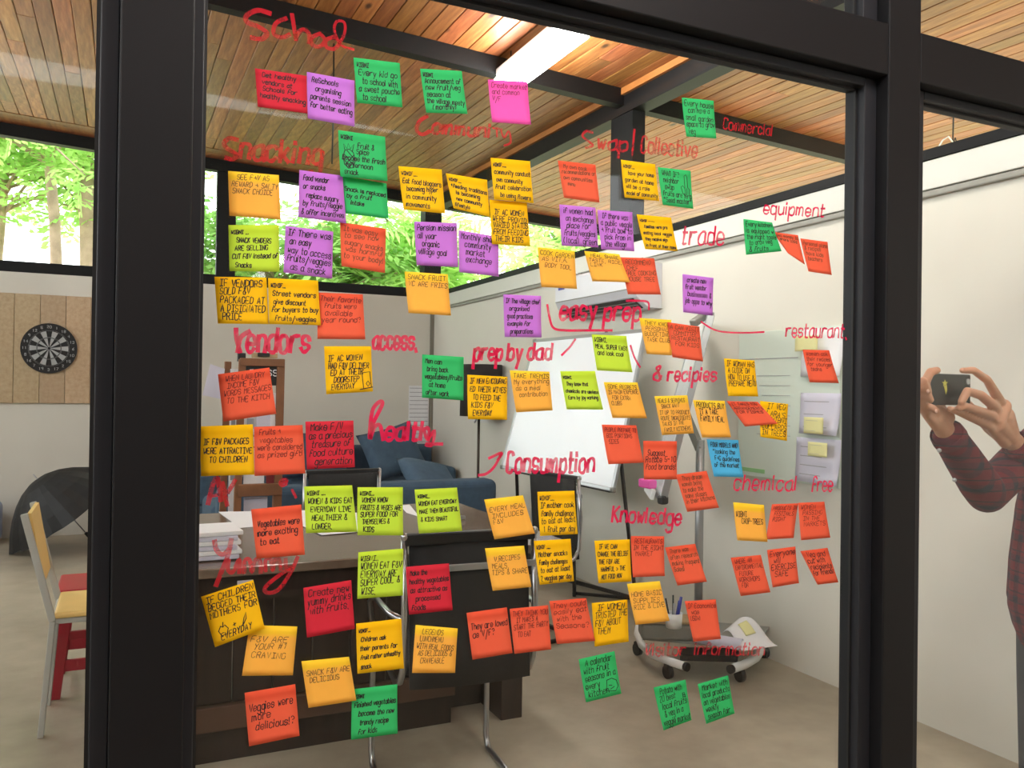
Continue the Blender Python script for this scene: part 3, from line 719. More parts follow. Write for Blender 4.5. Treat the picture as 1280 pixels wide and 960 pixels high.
midb = q[3]+(q[2]-q[3])*.66+back; up = (q[0]-q[3])
topc = q[0]+(q[1]-q[0])*.62+back+up*.02
legR = Vector((.52, .05, 0))
apex = topc+Vector((.02, 0, .02))
l1 = (fL, apex); 
MB().bar(fL, q[3]+(q[2]-q[3])*.62+back+up*.05, .022, .045, .003).build('leg', M['blackplastic'], wb)
MB().bar(q[3]+(q[2]-q[3])*.62+back+up*.04, apex, .022, .022, .002).build('upper_tube', M['blackplastic'], wb)
f2_ = PZ(636, 700, 0)-off; f2_ = Vector((fL.x+.0, fL.y+.85, 0))
MB().bar(f2_, q[3]+(q[2]-q[3])*.08+back+up*.05, .022, .035, .003).build('leg', M['blackplastic'], wb)
lr = fR
MB().bar(lr, q[2]-(q[2]-q[3])*.05+back+up*.25, .018, .03, .003).build('leg', M['blackplastic'], wb)
MB().bar(fL+Vector((0, 0, .02)), lr+Vector((0, 0, .02)), .02, .02, .002).build('foot_bar', M['blackplastic'], wb)
MB().bar(fL+Vector((0, 0, .10)), lr+Vector((0, 0, .02)), .018, .022, .002).build('foot_bar', M['blackplastic'], wb)
MB().bar(f2_+Vector((0, 0, .02)), lr+Vector((0, 0, .02)), .02, .02, .002).build('foot_bar', M['blackplastic'], wb)
MB().bar(q[3]+(q[2]-q[3])*.05+back, q[3]+(q[2]-q[3])*.95+back, .02, .03, .002).build('cross_bar', M['blackplastic'], wb)
MB().ball(q[3]+(q[2]-q[3])*.60+back*.6-up*.02, .028, 10).build('clamp_knob', M['blackplastic'], wb)
MB().ball(fL+Vector((0, 0, .015)), .016, 8).build('foot_cap', M['blackplastic'], wb)

# ================================================================== WALL BOARD WITH PAPERS
a, b = PX(928, 412, XW), PX(1053, 604, XW)
bd = thing('glass_notice_board', 'pale greenish glass board with pinned papers on the right wall', 'notice board', (XW-.0005, b.y, 0))
y0, y1 = b.y, a.y; za_, zb_2 = PX(1000, 411, XW).z, PX(1000, 603, XW).z
def B(px, py, dx=0): p = PX(px, py, XW-dx); return p.y-y0, p.z
MB().b2((-.022, 0, zb_2), (0, y1-y0, za_), bevel=.002).build('board_panel', M['glassboard'], bd)
m = MB(); aa = B(928, 442); bb = B(1002, 447); m.b2((-.0235, bb[0], bb[1]-.002), (-.0222, aa[0], bb[1]+.002)); 
for i in range(7):
    t0 = B(950, 470+i*12); t1 = B(992, 470+i*12); m.b2((-.0235, t1[0], t0[1]-.0012), (-.0222, t0[0]-.02*(i % 3), t0[1]+.0012))
m.build('pen_lines', M['inkgrey'], bd)
a1, b1 = B(930, 583), B(960, 592); MB().b2((-.025, b1[0], b1[1]), (-.0222, a1[0], a1[1])).build('green_tape', M['greentape'], bd)
def sheet(x0, y0_, x1, y1_, mat, label, curl=.03, cat='paper', dx=.03, lines=0, name='paper_sheet', grp='papers pinned on the glass board'):
    a, b = PX(x0, y0_, XW-dx), PX(x1, y1_, XW-dx)
    def f(u, v): 
        return Vector((XW-dx-curl*(v**2)*(.3+.7*u), a.y+(b.y-a.y)*u, a.z+(b.z-a.z)*v))
    o = MB().grid(f, 6, 6).build(name, M[mat]); o.modifiers.new('s', 'SOLIDIFY').thickness = .001; tag(o, label, cat, grp)
    if lines:
        m = MB()
        for i in range(lines):
            v = .2+.62*i/max(1, lines-1)
            m.grid(lambda u, w: f(.1+u*(.62-.12*(i % 2)), v+.018*w)+Vector((-.0015, 0, 0)), 3, 1)
        m.build('printed_lines', M['inkgrey'], o)
    return o
sheet(1003, 412, 1055, 470, 'paper', 'upper white sheet on the glass board behind the word restaurant', lines=0)
sheet(1001, 491, 1051, 545, 'lilacpaper', 'middle lilac-white printed sheet on the glass board', lines=3, dx=.035)
sheet(996, 546, 1051, 608, 'lilacpaper', 'lowest lilac-white printed sheet on the glass board', lines=4, dx=.038)
sheet(994, 421, 1022, 438, 'yellowpaper', 'pale yellow slip at the top of the glass board', dx=.065, curl=.002)
sheet(1005, 521, 1029, 543, 'yellowpaper', 'pale yellow slip on the middle printed sheet', dx=.085, curl=.002, lines=2)
sheet(1010, 552, 1034, 572, 'yellowpaper', 'pale yellow slip on the lowest printed sheet', dx=.085, curl=.002, lines=2)

# ================================================================== MOBILE BOARD (seen edge-on) ON WHEELED BASE
mo = thing('mobile_board', 'aluminium framed board seen edge-on, tilted on a wheeled white base', 'whiteboard', (2.75, 3.52, 0))
o0 = Vector((2.75, 3.52, 0))
nb = PY(826, 624, 3.34)-o0; nt = PY(886, 393, 3.30)-o0
fb = PY(812, 606, 4.00)-o0; ft = PY(869, 405, 3.96)-o0
nn = (nt-nb).cross(fb-nb).normalized(); nn = nn if nn.x < 0 else -nn
MB().slab([nt, ft, fb, nb], -nn*.02).build('board_panel', M['board'], mo)
MB().bar(nb-nn*.01, nt-nn*.01, .032, .036, .003, up=tuple(nn)).build('frame_edge', M['silver'], mo)
MB().bar(fb-nn*.01, ft-nn*.01, .032, .03, .003, up=tuple(nn)).build('frame_edge', M['silver'], mo)
MB().bar(nt-nn*.01, ft-nn*.01, .032, .03, .003, up=tuple(nn)).build('frame_edge', M['silver'], mo)
MB().bar(nb-nn*.01, fb-nn*.01, .032, .03, .003, up=tuple(nn)).build('frame_edge', M['silver'], mo)
MB().box(nb-nn*.01, (.045, .045, .045), bevel=.012).build('corner_cap', M['blackplastic'], mo)
hh = nt+(ft-nt)*.12
MB().bar(hh+Vector((0, 0, .01)), hh+Vector((-.10, -.02, -.045)), .05, .035, .008).build('paper_clamp', M['greymetal'], mo)
tr = nb+(fb-nb)*.35+nn*.035
MB().bar(nb+nn*.03+(fb-nb)*.15, nb+nn*.03+(fb-nb)*.75, .05, .02, .003, up=tuple(nn)).build('pen_tray', M['white'], mo)
MB().cyl((.0, .0, .20), (.0, .0, 1.15), .022, n=14).build('pole', M['silver'], mo)
MB().bar((0, 0, 1.1), tuple((nt+nb+ft+fb)/4-nn*.02), .04, .04, .004).build('bracket', M['greymetal'], mo)
er = MB().box(o0+nb+(fb-nb)*.3+nn*.05+Vector((0, 0, .042)), (.05, .10, .045), bevel=.008).build('board_eraser', M['pink']); tag(er, 'pink and black board eraser on the mobile board tray', 'eraser')
# base tubes in local coordinates
def G(px, py, z): return PZ(px, py, z)-o0
zt = .085
lt = [G(799, 778, .11), G(797, 792, zt+.01), G(802, 806, zt), G(815, 818, zt), G(835, 826, zt), G(856, 833, zt)]
MB().tube(lt, .020, 12).build('base_tube', M['white'], mo)
rt = [G(915, 836, zt), G(930, 831, zt), G(945, 822, zt), G(951, 812, zt), G(948, 802, zt+.01), G(935, 795, zt+.02)]
MB().tube(rt, .022, 12).build('base_tube', M['white'], mo)
for p, d in ((lt[-1], lt[-1]-lt[-2]), (rt[0], rt[0]-rt[1])):
    d = d.normalized(); MB().cyl(p, p+d*.018, .021, n=12).build('end_cap', M['blackplastic'], mo)
for px, py in ((797, 819), (835, 848), (925, 852), (955, 822)):
    p = PZ(px, py, 0)-o0
    c = MB().cyl((p.x-.012, p.y, .032), (p.x+.012, p.y, .032), .032, n=18).build('caster', M['blackplastic'], mo)
    MB().box((p.x, p.y, .058), (.032, .04, .03), bevel=.008).build('caster_fork', M['blackplastic'], c)
zs = .155
A = [G(800, 806, zs), G(955, 822, zs), G(975, 790, zs), G(868, 772, zs)]
MB().slab([G(803, 800, zs), G(940, 812, zs), G(962, 786, zs), G(840, 776, zs)], (0, 0, .012)).build('shelf', M['greymetal'], mo)
MB().slab([G(850, 826, .10), G(922, 828, .10), G(924, 818, .10), G(850, 816, .10)], (0, 0, .03)).build('base_bar', M['blackplastic'], mo)
MB().cyl((0, 0, .10), (0, 0, .21), .035, n=14).build('pole_socket', M['blackplastic'], mo)
# things on the base shelf
bp = PZ(832, 796, zs+.014)
bx = thing('storage_box', 'small grey box with light wood lid on the wheeled base', 'box', (bp.x, bp.y, zs+.0125), -.45)
MB().b2((-.13, -.07, 0), (.13, .07, .085), bevel=.018, seg=3).build('body', M['greymetal'], bx)
MB().b2((-.135, -.075, .0855), (.135, .075, .098), bevel=.003).build('lid', M['cardboard'], bx)
cpz = zs+.0125+.0985
cpp = bx.matrix_world
cp = PZ(842, 784, cpz)
cu = thing('pen_cup', 'white cup holding pens on top of the small box', 'cup', (cp.x, cp.y, cpz))
m = MB(); m.lathe([(.038, 0), (.042, .07), (.038, .07), (.035, .006)], n=24); m.build('cup', M['white'], cu)
for i, (dx, dy, h, mt, r) in enumerate(((-.02, .008, .14, 'blackplastic', .005), (-.006, -.012, .12, 'inkgrey', .006), (.004, .012, .15, 'blackplastic', .005), (.018, -.006, .145, 'bluepen', .009), (.022, .012, .12, 'bluepen', .006))):
    o = MB().cyl((cp.x+dx*.6, cp.y+dy*.6, cpz+.008), (cp.x+dx*2.0, cp.y+dy*1.5, cpz+h), r, r*.8, 8).build('pen', M[mt]); tag(o, ['thin black pen leaning left in the cup', 'grey pen in the cup', 'upright thin black pen in the cup', 'thick blue marker leaning right in the cup', 'blue pen at the back of the cup'][i], 'pen', 'pens in the white cup')
# large paper sheets and a roll on the right of the base
m = MB(); pr0, pr1 = PZ(868, 796, .20), PZ(928, 806, .20)
m.tube([pr0, pr1], .028, 16, cap=False); o = m.build('paper_roll', M['lilacpaper']); o.modifiers.new('s', 'SOLIDIFY').thickness = .0015; tag(o, 'rolled white paper lying on the wheeled base', 'paper roll')
c0, c1, c2_, c3_ = PZ(902, 792, .215), PZ(925, 772, .30), PZ(972, 800, .215), PZ(930, 806, .215)
for j, (dz, mt, lb, n) in enumerate(((0, 'paper', 'large curled white sheet hanging off the wheeled base', 'flipchart_sheet'), (.012, 'yellowpaper', 'small yellow sheet on the curled flipchart paper', 'paper_sheet'))):
    def f(u, v, dz=dz, j=j):
        if j: u, v = .35+u*.35, .35+v*.3
        p = (c0*(1-u)+c1*u)*(1-v)+(c3_*(1-u)+c2_*u)*v
        return p+Vector((0, 0, dz+.03*math.sin(v*math.pi*1.6)*(1 if True else 0)))
    o = MB().grid(f, 8, 10).build(n, M[mt]); o.modifiers.new('s', 'SOLIDIFY').thickness = .0015; tag(o, lb, 'paper')

# ================================================================== LIGHT FIXTURE, HANGING CABLES
n1, n2 = PZ(730, 30, 3.33), PZ(624, 104, 3.33)
lx = (n1.x+n2.x)/2; ly0, ly1 = min(n1.y, n2.y), max(n1.y, n2.y)
def batten(label, x, y0, y1, mt='tube'):
    fx = thing('fluorescent_light', label, 'light', (x, (y0+y1)/2, 3.33), 0, 'ceiling battens')
    hl = (y1-y0)/2
    MB().b2((-.05, -hl, .045), (.05, hl, .085), bevel=.006).build('housing', M['white'], fx)
    MB().tube([(0, -hl+.01, -.02), (0, hl-.01, -.02)], .072, 18).build('diffuser', M[mt], fx)
    for s in (-1, 1):
        yy = s*(hl-.12); MB().cyl((0, yy, .085), (0, yy, zc(x, (y0+y1)/2+yy)-3.33), .004, n=6).build('hanging_rod', M['blackplastic'], fx)
batten('glowing white fluorescent batten hanging below the timber ceiling', lx, ly0, ly1)
batten('glowing batten above the picture near the glass partition', lx, 1.60, 2.75, 'tube_near')  # unseen lamp added to brighten the near right interior
batten('glowing batten over the left part of the room, out of frame', -1.9, ly0+1.2, ly1+1.2)  # unseen lamp added to lift the dim left side of the room
batten('glowing batten over the terrace behind the photographer, right', 1.2, -.85, .35, 'tube_terrace')  # unseen fill lamp added to light the camera side of the partition
batten('glowing batten over the terrace behind the photographer, left', -1.7, -.85, .35, 'tube_terrace')  # second unseen fill lamp added for the partition front
def cable(label, px, py0, py1, Y, loop=False):
    p1 = PY(px, py1, Y); x, z1 = p1.x, p1.z; z0 = zc(x, Y)
    c = thing('hanging_cable', label, 'cable', (x, Y, z0))
    MB().tube([(0, 0, 0), (.004, 0, (z1-z0)*.5), (0, 0, z1-z0)], .005, 6).build('wire', M['blackplastic'], c)
    if loop:
        h = z1-z0; MB().tube([(0, 0, h+.02), (-.04, 0, h+.05), (-.09, 0, h+.02), (-.12, 0, h-.02)], .005, 6).build('white_wire', M['white'], c)
        MB().tube([(0, 0, h), (.02, 0, h+.05), (.05, 0, h-.01)], .004, 6).build('loose_end', M['blackplastic'], c)
cable('thin black cable hanging from the ceiling beside the right post', 1191, 128, 182, 3.4, True)
cable('thin black cable hanging from the ceiling above the fruit spice note', 415, 165, 205, 5.2)

# ================================================================== TREES
def tree(name, label, base, h, crown_c, crown_r, nleaf, lsz, mat, trunk_pts, tr, seed, group=None, long=False):
    rnd = random.Random(seed)
    t = thing(name, label, 'tree', base, 0, group)
    MB().tube(trunk_pts, tr, 9).build('trunk', M['bark'], t)
    br = MB(); lf = MB()
    cc = Vector(crown_c)
    for k in range(26):
        a = rnd.uniform(0, 6.28); el = rnd.uniform(-.5, .9); r = rnd.uniform(.55, 1)
        d = Vector((math.cos(a)*math.cos(el)*crown_r[0], math.sin(a)*math.cos(el)*crown_r[1], math.sin(el)*crown_r[2]))*r
        s = Vector(trunk_pts[-1])*.5+Vector(trunk_pts[-2])*.5+Vector((0, 0, rnd.uniform(-.6, .3)))
        e = cc+d; mid = (s+e)/2+Vector((rnd.uniform(-.2, .2), rnd.uniform(-.2, .2), rnd.uniform(0, .3)))
        br.tube([s, mid, e], [.025, .015, .006], 5)
        # twigs with paired leaflets
        for q in range(nleaf//26//10):
            b0 = mid+(e-mid)*rnd.random()+Vector([rnd.gauss(0, .28) for _ in range(3)])
            dd = Vector((rnd.gauss(0, 1), rnd.gauss(0, 1), rnd.gauss(-.15, .5))).normalized()
            side = dd.cross(Vector((rnd.gauss(0, .3), rnd.gauss(0, .3), 1))).normalized()
            for i in range(5):
                for sg in (-1, 1):
                    p = b0+dd*lsz*.55*i; ld = (side*sg+dd*.5+Vector((0, 0, rnd.uniform(-.5, .1)))).normalized()
                    L = lsz*(2.6 if long else 1)*rnd.uniform(.8, 1.2); W = lsz*.24*(.8 if long else 1)
                    n = ld.cross(dd).normalized(); wv = ld.cross(n).normalized()*W
                    v = [lf.bm.verts.new(p), lf.bm.verts.new(p+ld*L*.5+wv), lf.bm.verts.new(p+ld*L), lf.bm.verts.new(p+ld*L*.5-wv)]
                    lf.bm.faces.new(v)
    br.build('branches', M['bark'], t)
    tag(lf.build('foliage', M[mat], t, normals=False), kind='stuff')
    return t
G0 = -.2
tp = lambda px, Y: PY(px, 300, Y).x
tree('tree', 'tall tree with thick pinkish trunk behind the left window', (tp(114, 11.5), 11.5, G0), 7, (0, 0, 4.9), (1.7, 1.2, 1.7), 5200, .16, 'leaf', [(.05, 0, 0), (.05, 0, 2), (.0, 0, 3.6), (-.12, 0, 4.4), (-.2, 0, 5.6)], [.16, .15, .14, .13, .10], 1, 'trees outside the windows')
tree('tree', 'slender bamboo-like tree left of the pinkish trunk', (tp(68, 10.6), 10.6, G0), 6, (-.3, 0, 4.3), (1.3, 1.0, 1.3), 4200, .13, 'leaf', [(.1, 0, 0), (.06, 0, 2), (0, 0, 3.4), (-.06, 0, 4.0), (-.1, 0, 5)], [.07, .065, .06, .055, .04], 2, 'trees outside the windows')
tree('tree', 'leafy tree at the far left edge of the window', (tp(-25, 12), 12, G0), 6, (.2, 0, 4.2), (1.7, 1.2, 1.5), 4200, .15, 'leaf', [(0, 0, 0), (.1, 0, 2), (.2, 0, 3.4), (.3, 0, 5)], [.08, .07, .06, .04], 3, 'trees outside the windows')
tree('tree', 'dense green bush tree behind the window middle', (tp(360, 11), 11, G0), 5, (0, 0, 3.1), (1.6, 1.2, 1.0), 5600, .15, 'leafd', [(0, 0, 0), (0, 0, 1.5), (.1, 0, 2.4), (.1, 0, 3.2)], [.09, .08, .07, .05], 4, 'trees outside the windows')
tree('tree', 'tree with long narrow leaves near the back corner window', (tp(500, 11.4), 11.4, G0), 5, (0, 0, 3.3), (1.7, 1.2, 1.2), 5200, .15, 'leaf', [(0, 0, 0), (0, 0, 1.5), (.1, 0, 2.6), (.1, 0, 3.6)], [.09, .08, .07, .05], 5, 'trees outside the windows', long=True)
tree('tree', 'pale green tree outside the right clerestory window', (7.0, 11.5, G0), 6, (0, 0, 3.6), (1.9, 1.6, 1.2), 4200, .16, 'leaf', [(0, 0, 0), (0, 0, 1.8), (.1, 0, 3.0), (.1, 0, 4)], [.12, .1, .09, .06], 6, 'trees outside the windows')
tree('tree', 'darker tree further off beyond the right clerestory window', (8.6, 14.8, G0), 7, (0, 0, 4.6), (2.0, 1.8, 1.6), 3600, .2, 'leafd', [(0, 0, 0), (0, 0, 2), (.1, 0, 3.8), (.1, 0, 5)], [.14, .12, .1, .07], 8, 'trees outside the windows')
# ================================================================== HANDWRITING: single-stroke letters
FONT = {
'a':"47270604133344 474453",'b':"0903 0627374644331304",'c':"4637170604133344",'d':"4943 4637170604133344",'e':"05454637170604133344",
'f':"4839291803 0636",'g':"4637170604133344 4741301001",'h':"0903 0627374643",'i':"0703 0908",'j':"2721100 2928",'k':"0903 3704 1543",
'l':"0903",'m':"0703 06172623 2637475653",'n':"0703 0617374643",'o':"170604133344463717",'p':"0700 0627374644331304",'q':"4740 4637170604133344",
'r':"0703 05172747",'s':"46371706153544331304",'t':"19141333 0737",'u':"0704133344 4743",'v':"072347",'w':"0713263347",'x':"0743 4703",
'y':"0723 4710",'z':"07470343",
'A':"032943 1535",'B':"03093948473606 3645443303",'C':"4839190804133344",'D':"0309294845341303",'E':"49090343 0636",'F':"490903 0636",
'G':"4839190804133344462 6",'H':"0903 4943 0646",'I':"0343 2329 0949",'J':"4944331304",'K':"0903 4906 1643",'L':"090343",'M':"0309264943",
'N':"03094349",'O':"190804133344483919",'P':"030939484736 3606",'Q':"190804133344483919 2543",'R':"03093948473606 2643",
'S':"483919080716364544331304",'T':"0949 2923",'U':"090413334449",'V':"092349",'W':"0913263349",'X':"0943 4903",'Y':"0926 492623",'Z':"09490343",
'0':"190804133344483919",'1':"182923",'2':"081939480343",'5':"4909063645443304",'&':"4327181939270504133345",'.':"0312",',':"1301","'":"1917",
'"':"0907 2927",'!':"0905 0403",'?':"0819394726 2423",'/':"0049",'+':"0646 2844",'-':"0636",'*':"1836 1638 2925",'(':"29180413 22",')':"09181403",
'>':"074503",'#':"1319 3339 0545 0747",':':"0706 0403",'_':"0343",'|':"0900"}
FONT = {k: [[(int(s[i]), int(s[i+1])) for i in range(0, len(s)-1, 2)] for s in ("".join(c for c in v if c.isdigit() or c == ' ')).split(' ') if len(s) >= 4] for k, v in FONT.items()}
ADV = {c: 2.6 for c in "il.,'!|:"}; ADV.update({'m': 7.2, ' ': 4.2, 'I': 5.4, 't': 4.8, 'f': 5.2, 'r': 5.6, 'j': 3.6})
def text_strokes(s, rnd, slant=.16, jit=.28):
    out = []; x = 0
    for ch in s:
        for st in FONT.get(ch, []):
            out.append([(x+px+(py-3)*slant+rnd.uniform(-jit, jit), py-3+rnd.uniform(-jit, jit)) for px, py in st])
        x += ADV.get(ch, 5.8)
    return out, max(1, x-1.5)
def smooth(pts, n=4):
    if len(pts) < 3: return pts
    out = []
    for i in range(len(pts)-1):
        p0 = pts[max(0, i-1)]; p1 = pts[i]; p2 = pts[i+1]; p3 = pts[min(len(pts)-1, i+2)]
        for k in range(n):
            t = k/n
            out.append(tuple(.5*((2*p1[d])+(-p0[d]+p2[d])*t+(2*p0[d]-5*p1[d]+4*p2[d]-p3[d])*t*t+(-p0[d]+3*p1[d]-3*p2[d]+p3[d])*t**3) for d in (0, 1)))
    out.append(pts[-1]); return out
def ribbon(bm, pts, width, nrm):
    """flat pen stroke; pts are 3D points, width a number or a list"""
    P = [p for i, p in enumerate(pts) if i == 0 or (p-pts[i-1]).length > 1e-5]
    if len(P) < 2: return
    W = width if isinstance(width, list) else [width]*len(P)
    L, Rr = [], []
    for i, p in enumerate(P):
        t = (P[min(i+1, len(P)-1)]-P[max(i-1, 0)]).normalized(); s = t.cross(nrm).normalized()*W[min(i, len(W)-1)]*.5
        e = t*W[0]*.25*(1 if i == len(P)-1 else (-1 if i == 0 else 0))
        L.append(bm.verts.new(p+s+e)); Rr.append(bm.verts.new(p-s+e))
    for i in range(len(P)-1): bm.faces.new((L[i], L[i+1], Rr[i+1], Rr[i]))

